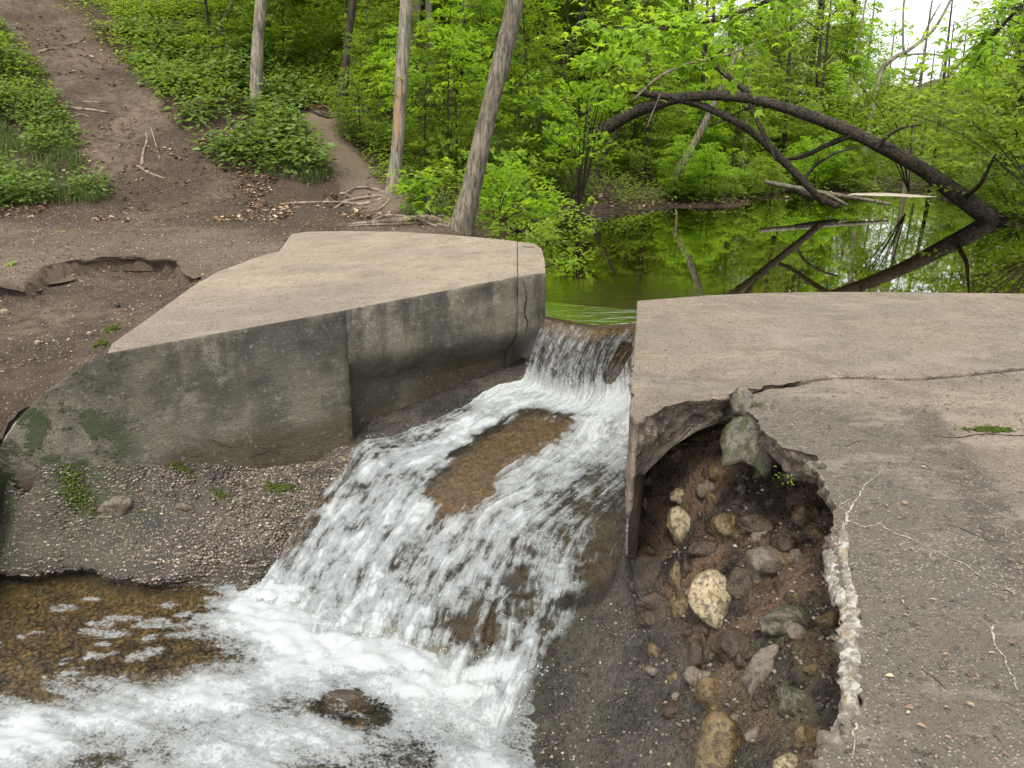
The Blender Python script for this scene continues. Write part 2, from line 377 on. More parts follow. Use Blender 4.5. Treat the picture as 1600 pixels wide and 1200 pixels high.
def mat_leaf(name, a, b, trans=.42, gloss=.35):
    m = M(name); v = m.attr('var'); oi = m.n("ObjectInfo")
    vv = m.math('ADD', m.math('MULTIPLY', m.math('POWER', v, 1.3), .75), m.math('MULTIPLY', oi.outputs['Random'], .25))
    col = m.mix(vv, a, b)
    df = m.pbr(col, .5, None, gloss)
    tl = m.n("BsdfTranslucent"); m.l(m.mix(.5, col, tuple(min(1, c*k) for c, k in zip(b, (2.6, 2.4, 1.2)))), tl.inputs[0])
    mx = m.n("MixShader"); mx.inputs[0].default_value = trans; m.l(df, mx.inputs[1]); m.l(tl.outputs[0], mx.inputs[2])
    return m.done(mx.outputs[0])
MAT_LEAF = mat_leaf("woodland_leaf", (.036, .082, .010), (.215, .305, .036), .52)
MAT_LEAF_BRIGHT = mat_leaf("young_leaf", (.07, .165, .012), (.27, .42, .030), .55)
MAT_LEAF_DARK = mat_leaf("understorey_leaf", (.030, .068, .014), (.155, .235, .045), .42)
MAT_GRASS = mat_leaf("grass_blade", (.035, .065, .015), (.12, .17, .045), .35)
def mat_litter():
    m = M("dead_leaf"); v = m.attr('var'); col = m.ramp(v, [(0, (.06, .035, .022)), (.5, (.17, .105, .065)), (.85, (.30, .21, .13)), (1, (.42, .34, .24))])
    return m.done(m.pbr(col, .8, None, .2))
MAT_LITTER = mat_litter()
def mat_bark(name, a, b, sc=(26, 26, 3.2), peel=None, bst=.9):
    m = M(name); n1 = m.noise(1, 5, .65, m.co(sc)); n2 = m.noise(3, 4, .6); n3 = m.noise(55, 3, .7)
    col = m.mix(m.rng(n1, .35, .62), a, b); col = m.mix(m.rng(n2, .45, .7, 0, .5), col, tuple(c*.5 for c in a))
    col = m.mix(m.rng(n3, .5, .8, 0, .4), col, a)
    if peel: col = peel(m, col)
    return m.done(m.pbr(col, .9, m.bump(m.math('ADD', n1, m.math('MULTIPLY', n3, .3)), bst, .03), .2))
MAT_BARK = mat_bark("brown_bark", (.062, .054, .040), (.21, .182, .135))
MAT_BARK_DARK = mat_bark("dark_wet_bark", (.014, .011, .008), (.066, .052, .038))
MAT_BARK_ARCH = mat_bark("dark_rough_bark", (.012, .010, .007), (.060, .048, .035), (16, 11, 20))
MAT_BARK_GREY = mat_bark("grey_bark", (.10, .088, .068), (.28, .245, .190))
MAT_ROOT = mat_bark("root_bark", (.10, .075, .055), (.30, .23, .17), (9, 9, 9))
def mat_stone(name, a, b, spots=(.02, .018, .012), wet=.5, moss=0.0):
    m = M(name); oi = m.n("ObjectInfo"); n1 = m.noise(7, 5, .65); n2 = m.noise(38, 4, .7); n3 = m.noise(150, 2, .6)
    col = m.mix(m.rng(n1, .35, .65), a, b); col = m.mix(m.rng(n2, .48, .60, 0, .85), col, spots)
    col = m.mix(m.rng(n3, .5, .8, 0, .4), col, tuple(min(1, c*1.5) for c in b))
    if moss: col = m.mix(m.math('MULTIPLY', m.rng(m.noise(11, 5, .7), .45, .55), moss), col, (.035, .05, .008))
    col = m.mix(m.rng(m.noise(5, 5, .7), .44, .62, 0, .75), col, (.04, .027, .015))
    return m.done(m.pbr(col, m.rng(n1, .3, .7, wet-.12, wet+.12), m.bump(m.math('ADD', n2, m.math('MULTIPLY', n3, .4)), .9, .014), .5))
ST_PALE = mat_stone("pale_stone", (.25, .19, .10), (.44, .36, .23), (.05, .036, .02), .5)
ST_GREY = mat_stone("grey_stone", (.115, .092, .068), (.19, .155, .115), (.07, .055, .04), .55)
ST_DARK = mat_stone("dark_wet_stone", (.022, .014, .008), (.085, .052, .028), (.010, .007, .004), .25)
ST_OCHRE = mat_stone("ochre_stone", (.085, .055, .020), (.20, .135, .055), (.02, .014, .006), .38)
ST_MOSS = mat_stone("mossy_stone", (.085, .072, .052), (.19, .165, .125), (.03, .026, .018), .6, .85)
def mat_crust():
    m = M("lime_crust"); n = m.noise(34, 6, .75); n1 = m.noise(13, 4, .6)
    col = m.mix(m.rng(n1, .45, .62), (.46, .435, .38), (.30, .24, .155)); col = m.mix(m.rng(n, .42, .62, 0, .85), col, (.10, .085, .065)); col = m.mix(m.rng(m.noise(7, 4, .6), .5, .62, 0, .8), col, (.17, .145, .11))
    return m.done(m.pbr(col, .8, m.bump(n, 1.0, .02), .3))
MAT_CRUST = mat_crust()
def mat_moss():
    m = M("moss"); n = m.noise(60, 4, .7); return m.done(m.pbr(m.mix(m.rng(n, .3, .7), (.03, .042, .008), (.105, .135, .024)), .95, m.bump(n, 1, .02), .1))
MAT_MOSS = mat_moss()

mv = M("lime_vein"); MAT_VEIN = mv.done(mv.pbr(mv.mix(mv.rng(mv.noise(45, 4, .8), .44, .54), (.31, .285, .24), (.15, .13, .105)), .9, None, .2))
mpw = M("bare_orange_wood"); MAT_PEEL = mpw.done(mpw.pbr(mpw.mix(mpw.noise(1, 4, .6, mpw.co((30, 30, 2))), (.17, .105, .06), (.34, .23, .14)), .7, None, .2))
# ---------------------------------------------------------------- the setting: banks and hillside
ZP = -0.42; ZL = -2.0
def C(px, py, Y): return atY(px, py, Y*(1.0+.16*float(1-sstep(560, 900, px))))
ctrlA = [
 at(450, 365, -.14), at(600, 361, -.10), at(720, 360, -.10), at(530, 361, -.12), at(300, 380, -.14), at(150, 385, -.12), at(0, 395, -.08), at(-200, 400, .0),
 at(330, 345, -.05), at(100, 345, .0), at(-150, 350, .1), at(0, 325, .15), at(150, 330, .1), at(250, 312, .16), at(400, 312, .18), at(500, 325, .08),
 at(310, 440, -.24), at(250, 480, -.30), at(200, 515, -.34), at(150, 550, -.42), at(60, 615, -.72), at(0, 650, -.82), at(-150, 640, -.75), at(0, 500, -.42), at(100, 470, -.34), at(-200, 520, -.4), at(-50, 700, -1.15), at(-15, 690, -1.02), at(-12, 725, -1.25), at(-30, 750, -1.42), at(-200, 760, -1.4),
 C(100, 200, 15.8), C(60, 50, 19), C(0, 0, 20), C(0, 120, 17), C(0, 230, 15), C(200, 240, 15.0), C(300, 150, 17.3), C(400, 168, 17.5), C(400, 0, 24), C(200, 0, 22.5), C(200, 120, 18.2), C(300, 260, 14.8), C(420, 280, 14.6), C(500, 280, 14.6),
 C(520, 240, 15.7), C(480, 180, 17.4), C(535, 180, 18), C(560, 270, 15.2), C(615, 302, 14.4), C(555, 315, 14.3), C(650, 300, 14.8), C(600, 230, 17.5), C(600, 100, 22),
 C(650, 200, 20), C(700, 100, 25), C(700, 0, 32), C(760, 250, 19.5), C(850, 250, 22), C(820, 310, 17.6), C(860, 300, 20), C(760, 330, 15.2),
 at(740, 368, ZP-.02), at(800, 352, ZP-.02), at(880, 335, ZP), at(1000, 328, ZP), at(1100, 322, ZP), at(1200, 315, ZP), at(1330, 306, ZP), at(1400, 304, ZP+.02), at(1475, 311, ZP+.01),
 C(950, 290, 23.), C(1000, 300, 23), C(1000, 200, 30), C(1000, 60, 44), C(1200, 250, 31), C(1200, 160, 46), C(1330, 240, 45), C(1100, 290, 25),
 C(1400, 292, 29), C(1400, 262, 46), C(1400, 240, 62), C(1500, 290, 28), C(1500, 240, 50), C(1320, 290, 29),
 at(1530, 332, ZP), at(1560, 345, ZP), at(1600, 358, ZP), (12.6, 14.5, ZP), (12.2, 11, ZP), (11.5, 8, ZP),
 (14.5, 18, .5), (15, 14, .5), (15, 10, .5), (18, 22, 1.0), (22, 16, 3), (22, 30, 2), (30, 45, 3), (42, 60, 4), (34, 20, 6),
 (0.9, 9.6, -.62), (0.9, 11, -.9), (2, 14, -1.3), (5, 16, -1.5), (8, 14, -1.5), (6, 10, -1.2), (3, 9, -.95), (10, 20, -1.1), (5, 19, -1.2), (9, 10, -1.2), (1.2, 16, -.9), (0.2, 12.6, -.75), (-.2, 13.4, -.6),
 (-30, 20, 11), (-30, 40, 20), (-10, 45, 15), (0, 60, 16), (-14, 14, 1.8), (-12, 9, .2), (-20, 10, 3), (12, 75, 6), (-25, 70, 28), (45, 75, 6), (25, 75, 2)]
hA = TPS(ctrlA, .01)
# left block outline, used by the ground too
TPA, TPB, TPC = .0503, .0205, -.2005          # gentle tilt of the walkway top: z = A*x + B*y + C
def ptop(px, py):
    r = ray(px, py); t = (TPC-CAMZ)/(r[2]-TPA*r[0]-TPB*r[1]); return np.array([r[0]*t, r[1]*t, CAMZ+r[2]*t])
def atwall(px, py, off=.03):
    r = ray(px, py); best = None
    for a, b in zip(FRONT[:-1], FRONT[1:]):
        d = b-a; M2 = np.array([[r[0], -d[0]], [r[1], -d[1]]])
        if abs(np.linalg.det(M2)) < 1e-6: continue
        t, u = np.linalg.solve(M2, a[:2])
        if -.001 <= u <= 1.001: best = t
    if best is None: a, b = FRONT[0], FRONT[1]; d = b-a; best = np.linalg.solve(np.array([[r[0], -d[0]], [r[1], -d[1]]]), a[:2])[0]
    return r*best*(1-off/8)+np.array([0, 0, CAMZ])
E0 = at(-16, 724, -1.12); E1 = at(28, 655, -.76); E1b = at(62, 620, -.58); E2 = ptop(150, 555); J = ptop(537, 485); CAPF = at(808, 432, 0); CAPR = at(852, 425, 0)
CAPB = at(846, 388, 0); CAPB2 = at(835, 379, 0); CAPBL = at(808, 377, 0); BK = [ptop(760, 372), ptop(690, 366), ptop(620, 362), ptop(540, 361), ptop(480, 362), ptop(455, 366)]
BL = [ptop(447, 378), ptop(437, 392), ptop(395, 404), ptop(340, 425), ptop(300, 448), ptop(235, 495), ptop(175, 537)]
FRONT = [E0, E1, E1b, E2, J, CAPF, CAPR]
BLOCK = [p[:2] for p in FRONT+[CAPB, CAPB2, CAPBL]+BK+BL]+[E2[:2]+[-.05, .28], E1b[:2]+[-.05, .3], E0[:2]+[-.1, .3]]
LIP = [at(-160, 430, -.1), at(40, 424, -.1), at(75, 410, -.12), at(120, 405, -.14), at(180, 401, -.16), (at(240, 406, -.2)), at(275, 410, -.22), at(285, 425, -.22), at(312, 438, -.25)]
DEP = [p[:2] for p in LIP]+[ptop(230, 497)[:2], E2[:2], E1b[:2], E0[:2], (-9, 5), (-12, 9)]
def gz(x, y, det=True):
    z = hA(x, y)
    far = sstep(13, 18, y)
    if det:
        z = z + fbm(x*.7, y*.7, 0, 4, 3)*.28*far + fbm(x*2.3, y*2.3, 0, 4, 5)*.045*(1-sstep(20, 40, y)) + fbm(x*7, y*7, 0, 3, 8)*.014*(y < 17)
    ins = in_poly(x, y, DEP); d, _ = seg_dist(x, y, LIP)
    wob = fbm(x*4, y*4, 0, 3, 12)*.10
    z = z - np.where(ins, .20*sstep(-.02, .05, d+wob*.5)*(1-.45*sstep(.3, 2.2, d)), 0)
    blk = in_poly(x, y, BLOCK)
    zt = np.minimum(TPA*x+TPB*y+TPC, 0)
    z = np.where(blk, np.minimum(z, zt-.16), z)
    return z
def hit(px, py, t0=5, t1=90):
    r = ray(px, py); ts = np.linspace(t0, t1, 900); P = np.array([0, 0, CAMZ])+ts[:, None]*r
    under = P[:, 2] < gz(P[:, 0], P[:, 1]); k = int(np.argmax(under))
    return P[k] if under.any() else P[-1]
X_A = np.r_[np.arange(-34, -9, .35), np.arange(-9, 1.6, .062), np.arange(1.6, 50, .3)]
Y_A = np.r_[np.arange(4.4, 15.6, .062), np.arange(15.6, 30, .16), np.arange(30, 82, .5)]
gx, gy = np.meshgrid(X_A, Y_A, indexing='ij'); gzz = gz(gx, gy)
def front_side(x, y):                    # True on the valley (camera) side of the left wall
    xs = [p[0] for p in FRONT]; ys = [p[1] for p in FRONT]
    return (y < np.interp(x, xs, ys, left=-99, right=-99)+.10)
rightcut = (gx > .4) & (gy < 8.75)
keepv = ~(front_side(gx, gy) & (gx > E0[0]+.12)) & ~rightcut
kf = keepv[:-1, :-1] & keepv[1:, :-1] & keepv[:-1, 1:] & keepv[1:, 1:]
G1 = [hit(*p) for p in ((300, 330), (250, 300), (215, 225), (150, 130), (70, 50), (-30, -20))]
G2 = [hit(*p) for p in ((600, 325), (560, 285), (520, 225), (490, 185))]
d1, p1 = seg_dist(gx, gy, G1); d2, _ = seg_dist(gx, gy, G2)
w1 = 1.15+.3*fbm(gx*.8, gy*.8, 0, 3, 21)
bare1 = 1-sstep(w1*.75, w1*1.25, d1+fbm(gx*2, gy*2, 0, 3, 22)*.25); bare2 = 1-sstep(.35, .75, d2+fbm(gx*2, gy*2, 0, 3, 23)*.2)
flat = (1-sstep(13.0, 15.4, gy+fbm(gx*.9, gy*.9, 0, 3, 25)*1.5))*(gx < .5)
bare = np.clip(np.maximum(np.maximum(bare1, bare2), flat), 0, 1)
dep = in_poly(gx, gy, DEP)*1.0
pathv = np.clip(flat*(1-sstep(11.8, 14.6, gy+fbm(gx*.8, gy*.8, 0, 3, 26)*1.5))*(1-dep)*(.45+.5*sstep(-.1, .4, fbm(gx*.8, gy*.8, 0, 3, 30)+.15))+bare2*.75, 0, 1)
V = np.stack([gx, gy, gzz], -1).reshape(-1, 3); F = grid_faces(len(X_A), len(Y_A), kf)
V, F, pv, lv = compact(V, F, pathv.ravel(), (1-bare).ravel())
add("hillside", mesh("hillside", V, F, attrs={'path': ('POINT', pv), 'litter': ('POINT', lv)}, mats=[MAT_DIRT]), kind='structure')
def bareness(x, y):
    a, _ = seg_dist(x, y, G1); b, _ = seg_dist(x, y, G2)
    return np.maximum(1-sstep(.9, 1.25, a), 1-sstep(.4, .7, b))

# (the path crust over the hollow is built with the concrete work)
# ---------------------------------------------------------------- water levels, gorge bed and cascade
SEC = [  # cross sections of the flow, left to right, (pixel x, pixel y, height)
 [(848, 470, ZP), (885, 474, ZP), (920, 478, ZP), (958, 481, ZP), (996, 484, ZP)],
 [(851, 489, ZP-.004), (884, 494, ZP-.004), (918, 500, ZP-.004), (954, 502, ZP-.004), (992, 500, ZP-.004)],
 [(850, 499, -.45), (880, 505, -.45), (915, 512, -.45), (950, 512, -.45), (988, 508, -.45)],
 [(841, 520, -.60), (872, 532, -.61), (908, 539, -.61), (945, 536, -.61), (986, 532, -.61)],
 [(829, 556, -.86), (859, 572, -.87), (897, 580, -.88), (940, 576, -.88), (985, 572, -.86)],
 [(816, 594, -1.10), (848, 612, -1.13), (890, 622, -1.14), (937, 622, -1.13), (985, 618, -1.11)],
 [(775, 606, -1.16), (822, 632, -1.16), (880, 648, -1.20), (935, 655, -1.22), (985, 655, -1.17)],
 [(700, 648, -1.27), (770, 672, -1.26), (850, 690, -1.28), (920, 705, -1.33), (984, 700, -1.27)],
 [(618, 680, -1.36), (715, 720, -1.38), (810, 745, -1.42), (895, 765, -1.45), (984, 750, -1.37)],
 [(560, 697, -1.43), (660, 765, -1.52), (765, 800, -1.57), (870, 825, -1.57), (984, 800, -1.45)],
 [(515, 760, -1.62), (610, 825, -1.70), (720, 862, -1.73), (835, 885, -1.70), (972, 860, -1.54)],
 [(455, 840, -1.82), (560, 890, -1.87), (670, 935, -1.88), (790, 960, -1.84), (935, 930, -1.65)],
 [(405, 915, -1.97), (515, 965, -1.99), (630, 1010, -1.99), (750, 1050, -1.95), (890, 1010, -1.79)],
 [(365, 960, -2.03), (480, 1030, -2.04), (600, 1080, -2.04), (715, 1130, -2.02), (830, 1100, -1.92)],
 [(330, 1000, -2.10), (440, 1080, -2.10), (560, 1140, -2.10), (690, 1210, -2.10), (790, 1200, -2.05)]]
for r_ in SEC[1:9]: r_[4] = (r_[4][0]+7,)+r_[4][1:]
SW = np.array([[at(*q) for q in r] for r in SEC])             # (15, 5, 3) world
NVc, NUc = 560, 300
G = catmull(SW, NVc); G = catmull(G.transpose(1, 0, 2), NUc)   # (NU, NV, 3)
uu = np.linspace(0, 1, NUc)[:, None]*np.ones((1, NVc)); vv = np.ones((NUc, 1))*np.linspace(0, 14, NVc)[None]
dl = np.linalg.norm(np.diff(G, axis=1), axis=2).mean(0); vl = np.r_[0, np.cumsum(dl)][None]*np.ones((NUc, 1))
wid = np.linalg.norm(np.diff(G, axis=0), axis=2).sum(0)[None]
tu = np.gradient(G, axis=0); tv = np.gradient(G, axis=1); NR = np.cross(tv, tu); NR /= np.linalg.norm(NR, axis=2)[..., None]+1e-9
NR[NR[..., 2] < -.2] *= -1
gx_, gy_, gz_ = G[..., 0], G[..., 1], G[..., 2]
px_, py_, _ = proj(G)
rockc = [at(885, 640, -1.2), at(800, 690, -1.3), at(715, 765, -1.5)]
dr, pr = seg_dist(gx_, gy_, rockc)
rock = 1-sstep(.16, .46, dr*np.interp(pr, [0, 1, 2], [1.1, .9, 1.25])+fbm(gx_*4, gy_*4, 0, 3, 40)*.16)
env = np.interp(vv, [0, 1.2, 2, 3, 5, 6, 8, 10, 12, 14], [0, 0, .15, .3, .7, 1, .9, 1, 1.2, 1.2])
skew = uu*wid*1.0
st = fbm(skew*13+fbm(gx_*3, gy_*3, 0, 2, 41)*.8, vl*2.3, 0, 5, 42, .6)            # streaks down the flow
st2 = fbm(skew*34, vl*5, 0, 3, 43)
bil = 1-np.abs(fbm(gx_*6.5, gy_*6.5, gz_*4, 4, 44))*2.2                        # rounded billows
disp = env*(.034*st+.010*st2+.030*(bil-.4)*sstep(4.6, 6.5, vv))*(1-.65*rock)
sheet = sstep(1.6, 2.4, vv)*(1-sstep(5, 6, vv)); disp += sheet*(.016*st+.012*fbm(skew*60, vl*1.2, 0, 2, 45))
edgeR = sstep(.80, 1.0, uu+fbm(gx_*3, gy_*3, 0, 3, 46)*.10); disp = disp*(.35+.65*sstep(.2, .8, st*.9+.75*(1-edgeR)))+rock*.012*sstep(5.8, 6.4, vv)
Gd = G+NR*disp[..., None]
# how white the water is
fo = np.interp(vv, [0, 1.4, 2.0, 2.6, 4.2, 5.0, 6, 7, 9, 11, 12.2, 14], [-1.0, -.9, .25, .42, .50, 1.15, 1.15, .85, .72, .70, 1.0, 1.3])
fo = fo+st*.55*env*(vv > 5)+.18*st2*env
fo += (.05+.55*fbm(gx_*8, gy_*8, gz_*4, 4, 53)*env)*(vv > 6); fo -= rock*1.05*sstep(5.6, 6.2, vv)*(1-sstep(9.2, 10.2, vv))
edgeR = sstep(.80, 1.0, uu+fbm(gx_*3, gy_*3, 0, 3, 46)*.10); fo -= edgeR*.6*sstep(7.3, 8.6, vv)
g2, _ = seg_dist(gx_, gy_, [at(930, 760, -1.5), at(860, 870, -1.7), at(760, 960, -1.85)]); fo -= (1-sstep(.06, .42, g2+fbm(gx_*5, gy_*5, 0, 3, 47)*.15))*.30
g3, _ = seg_dist(gx_, gy_, [at(700, 810, -1.65), at(620, 880, -1.8)]); fo -= .6*(1-sstep(.02, .16, g3+fbm(gx_*6, gy_*6, 0, 3, 48)*.06))*.45
g4, _ = seg_dist(gx_, gy_, [at(700, 990, -1.93), at(850, 1010, -1.8)]); fo -= (1-sstep(.05, .35, g4+fbm(gx_*5, gy_*5, 0, 3, 49)*.12))*.30
edgeL = 1-sstep(.0, .13, uu+fbm(gx_*4, gy_*4, 0, 3, 50)*.05); fo -= edgeL*.45*sstep(6, 7, vv)*(1-sstep(11, 12.6, vv))
dk, _ = seg_dist(px_, py_, [(978, 545), (952, 590)])
slab_ = (1-sstep(5, 13, dk)); fo -= slab_*1.3
UV = np.stack([skew, vl], -1).reshape(-1, 2)
kv = uu < 2
kc = (G[:-1, :-1, 2] > ZL-.05); Vc = Gd.reshape(-1, 3); Fc = grid_faces(NUc, NVc, kc)
cascade = add("cascade_water", mesh("cascade_water", Vc, Fc, attrs={'foam': ('POINT', fo.ravel()), 'flow': ('POINT', np.ones(fo.size)), 'fade': ('POINT', (sstep(.86, .995, uu+fbm(gx_*7, gy_*7, 0, 3, 52)*.06)*sstep(6.2, 7.5, vv)).ravel())}, uv=UV, mats=[MAT_CASC, MAT_POND], mi=(vv[:-1, :-1] < 1.55)[kc].astype(int)), kind='structure')

# low stream
X_L = np.arange(-8.5, 1.4, .024); Y_L = np.arange(1.2, 6.9, .024)
lx, ly = np.meshgrid(X_L, Y_L, indexing='ij')
core = [at(600, 1010, ZL), at(430, 1060, ZL), at(250, 1110, ZL), at(60, 1150, ZL), at(-200, 1230, ZL), at(-500, 1400, ZL)]
core2 = [at(650, 1090, ZL), at(450, 1140, ZL), at(300, 1200, ZL), at(100, 1300, ZL)]
core3 = [at(400, 950, ZL), at(430, 1000, ZL), at(500, 1030, ZL)]
wob = fbm(lx*1.6, ly*1.6, 0, 4, 60)*.28
c1, q1 = seg_dist(lx, ly, core); c2, _ = seg_dist(lx, ly, core2); c3, _ = seg_dist(lx, ly, core3)
fw = np.maximum.reduce([1.12-(c1+wob)/np.interp(q1, [0, 1, 3, 5], [.60, .60, .50, .45]), 1.0-(c2+wob)/.8, 1.2-(c3+wob*.7)/.5, 1.15-(seg_dist(lx, ly, [at(640, 1020, ZL), at(770, 1120, ZL), at(745, 1240, ZL)])[0]+wob*.6)/.42])
lpx, lpy, _ = proj(np.stack([lx, ly, lx*0+ZL], -1))
below = sstep(0, .6, (at(300, 1100, ZL)[1]-ly)+.35*(lx+2))
fo2 = np.clip(fw, -.9, 1.5)*.95; strk = fbm(lx*2.2-ly*1.0, (ly+.38*lx)*7, 0, 4, 71); fo2 = fo2+.55*strk*(fo2 > -.5)
fo2 = np.maximum(fo2, (.45+.35*fbm(lx*2.5, ly*2.5, 0, 3, 62))*below)
# drifting flecks and rafts of bubbles on the clear pool
r2 = np.random.default_rng(12); fl = np.full(lx.shape, -9.)
for k in range(75):
    qx = r2.uniform(-60, 420); qy = 1060-(1060-905)*r2.random()**.8*(.4+.6*qx/420 if qx > 0 else .4); c = at(qx, qy, ZL); sa = r2.uniform(.015, .07)*(1.6 if k % 9 == 0 else 1); sb = sa*r2.uniform(.3, .6); an = r2.uniform(-.2, .5)
    dx = lx-c[0]; dy = ly-c[1]; e = np.sqrt(((dx*np.cos(an)+dy*np.sin(an))/sa)**2+((-dx*np.sin(an)+dy*np.cos(an))/sb)**2)
    fl = np.maximum(fl, 1.35-e*.9+fbm(lx*18, ly*18, 0, 2, 63)*.5)
for (qx, qy, sa, sb) in ((322, 908, .09, .035), (243, 975, .10, .05), (285, 992, .055, .03), (195, 965, .10, .03), (140, 936, .05, .02), (170, 990, .10, .035), (100, 950, .09, .03), (330, 935, .05, .02)):
    c = at(qx, qy, ZL); e = np.hypot((lx-c[0])/sa, (ly-c[1])/sb)+fbm(lx*14, ly*14, 0, 2, 64)*.7; fl = np.maximum(fl, 1.5-e*.8)
fo2 = np.maximum(fo2, np.clip(fl, -1, .55))
rk, _ = seg_dist(lx, ly, [at(520, 1105, ZL), at(580, 1110, ZL)]); fo2 -= (1-sstep(.08, .22, rk+fbm(lx*6, ly*6, 0, 4, 65)*.12))*.62
fm = sstep(.45, 1.0, fo2)
lz = ZL+fm*(.018*(1-np.abs(fbm((lx*2.5-ly), (ly+.38*lx)*6, 0, 5, 66, .6))*2.4)+.03*strk+.014*fbm(lx*2, ly*2.6, 0, 3, 67)+.022*fbm(lx*16, ly*26, 0, 3, 68))+.006*fbm(lx*6, ly*9, 0, 3, 69)
boil = np.exp(-(seg_dist(lx, ly, [at(405, 945, ZL), at(560, 1010, ZL), at(700, 1075, ZL)])[0]/.28)**2); lz += boil*(.02+.07*fbm(lx*7, ly*9, 0, 5, 70, .6)); fo2 = fo2+boil*.45
add("stream_water", mesh("stream_water", np.stack([lx, ly, lz], -1), grid_faces(len(X_L), len(Y_L)), attrs={'foam': ('POINT', fo2.ravel())}, uv=np.stack([lx, ly*1.7+lx*.5], -1).reshape(-1, 2), mats=[MAT_LOW]), kind='structure')

# bed of the gorge: ledge, chute, washed-out bank
ctrlB = [at(*p) for p in (
 (-150, 760, -1.4), (-300, 780, -1.4),
 (40, 800, -1.62), (150, 795, -1.60), (250, 800, -1.64), (400, 795, -1.70), (330, 850, -1.83), (480, 775, -1.68), (0, 855, -1.86), (120, 858, -1.86), (180, 885, -1.92), (230, 905, -1.97), (300, 905, -1.95), (380, 920, -1.97), (430, 860, -1.86),
 (-150, 850, -1.9), (-200, 1000, -2.25), (0, 930, -2.13), (100, 930, -2.15), (200, 960, -2.15), (300, 950, -2.15), (350, 960, -2.18), (0, 1050, -2.16), (200, 1050, -2.18), (0, 1190, -2.3), (300, 1190, -2.3), (500, 1150, -2.22), (500, 1300, -2.3),
 (960, 905, -1.66), (905, 1000, -1.80), (860, 1090, -1.93), (800, 1180, -2.04), (1000, 960, -1.58), (960, 1060, -1.72), (900, 1180, -1.9), (1000, 1150, -1.66), (1050, 1080, -1.46), (1060, 1180, -1.45), (1000, 1290, -1.7),
 (1000, 880, -1.42), (988, 830, -1.25), (1000, 790, -1.0), (1012, 740, -.80), (1060, 700, -.62), (1110, 665, -.48), (1160, 640, -.42), (1050, 780, -.86), (1120, 780, -.72), (1200, 780, -.62), (1280, 790, -.56), (1060, 880, -1.08), (1130, 880, -.92), (1200, 880, -.80), (1295, 890, -.66),
 (1060, 960, -1.28), (1130, 960, -1.08), (1200, 960, -.92), (1310, 970, -.66), (1080, 1020, -1.32), (1250, 1020, -.78), (1160, 1060, -1.05), (1100, 1130, -1.28), (1200, 1130, -.96), (1270, 1140, -.74), (1150, 1210, -1.12), (1250, 1210, -.78), (1150, 1350, -1.2), (1300, 1350, -.7))]
ctrlB += [tuple(SW[i, j]-np.array([0, 0, .10])) for i in (5, 6, 7, 8, 9, 10, 11, 12) for j in (0, 1, 2, 3)]
ctrlB += [tuple(SW[i, 4]-np.array([0, 0, .06])) for i in (6, 7, 8, 9, 10, 11, 12)]
ctrlB += [tuple(atwall(*q)) for q in ((12, 736), (60, 737), (110, 737), (160, 736), (230, 735), (300, 733), (380, 731), (450, 727), (510, 715), (548, 698))]
ctrlB += [(3, 5.5, -.35), (3, 3, -.4), (2.2, 4.2, -.4), (4, 8, -.5), (1.6, 6.6, -.7), (-7, 6.5, -1.5), (-8, 3, -2.3), (-3, 1.5, -2.3), (0, 1.5, -2.0), (1, 1.2, -1.1)]
hB = TPS(ctrlB, .004)
X_B = np.arange(-7.5, 4.0, .026); Y_B = np.arange(1.0, 9.0, .026)
bx, by = np.meshgrid(X_B, Y_B, indexing='ij'); bz = hB(bx, by)
bz += fbm(bx*1.8, by*1.8, 0, 4, 80)*.05+fbm(bx*6, by*6, 0, 4, 81)*.035
hole_ = (bx > .35)*sstep(-1.9, -1.6, bz); bz += hole_*(.05*(.45-np.abs(fbm(bx*7, by*7, 0, 4, 85)))*2+.02*fbm(bx*20, by*20, 0, 3, 86))
peb = np.abs(fbm(bx*15, by*15, 0, 3, 82)); bz += .034*(.5-peb)+.018*fbm(bx*32, by*32, 0, 2, 83)
casc_in = in_poly(bx, by, [SW[i, 0, :2] for i in range(5, 14)]+[SW[i, 4, :2] for i in range(13, 4, -1)])
bz = np.where(casc_in, bz-.02, bz)
slabR = (bx > 1.0) & (by > 3.0); bz = np.where(slabR, np.minimum(bz, -.30), bz)
under_left = ~front_side(bx, by) & (bx < .45)

ledge = in_poly(bx, by, [at(-400, 700, -1.4)[:2], at(560, 690, -1.5)[:2], at(520, 770, -1.65)[:2], at(400, 935, -1.98)[:2], at(250, 930, -1.98)[:2], at(-400, 880, -1.9)[:2]])
dsh, _ = seg_dist(bx, by, [at(-60, 735, -1.4), at(350, 760, -1.5)])
dry = np.clip(sstep(-1.98, -1.75, bz)*ledge*(.35+.65*(1-sstep(.2, 1.3, dsh))), 0, 1)
soil = ((bx > .5) & (by < 8))*sstep(.55, .95, bx-.05+.12*(by-3.5)+.18*fbm(bx*2, by*2, 0, 3, 84))*sstep(-1.45, -1.2, bz)
gold = ((bz < -2.03) & (bx < -1.0))*1.0*sstep(-2.01, -2.09, bz); gold = np.maximum(gold, (1-sstep(.22, .5, seg_dist(bx, by, rockc)[0]))*.9)
moss = np.clip(ledge*(1-sstep(.0, .8, np.minimum(seg_dist(bx, by, [at(20, 830, -1.75), at(130, 770, -1.55), at(170, 790, -1.6)])[0], seg_dist(bx, by, [at(380, 770, -1.6), at(440, 770, -1.6)])[0]*2.0))), 0, 1)
moss = np.maximum(moss, .22*((bx > -.2) & (bx < .6) & (by < 5.2) & (bz > -1.98)))
moss = np.maximum(moss, .6*(in_poly(bx, by, [at(1050, 1050, -1.2)[:2], at(1290, 950, -.8)[:2], at(1330, 1150, -.7)[:2], at(1100, 1260, -1.2)[:2]])))
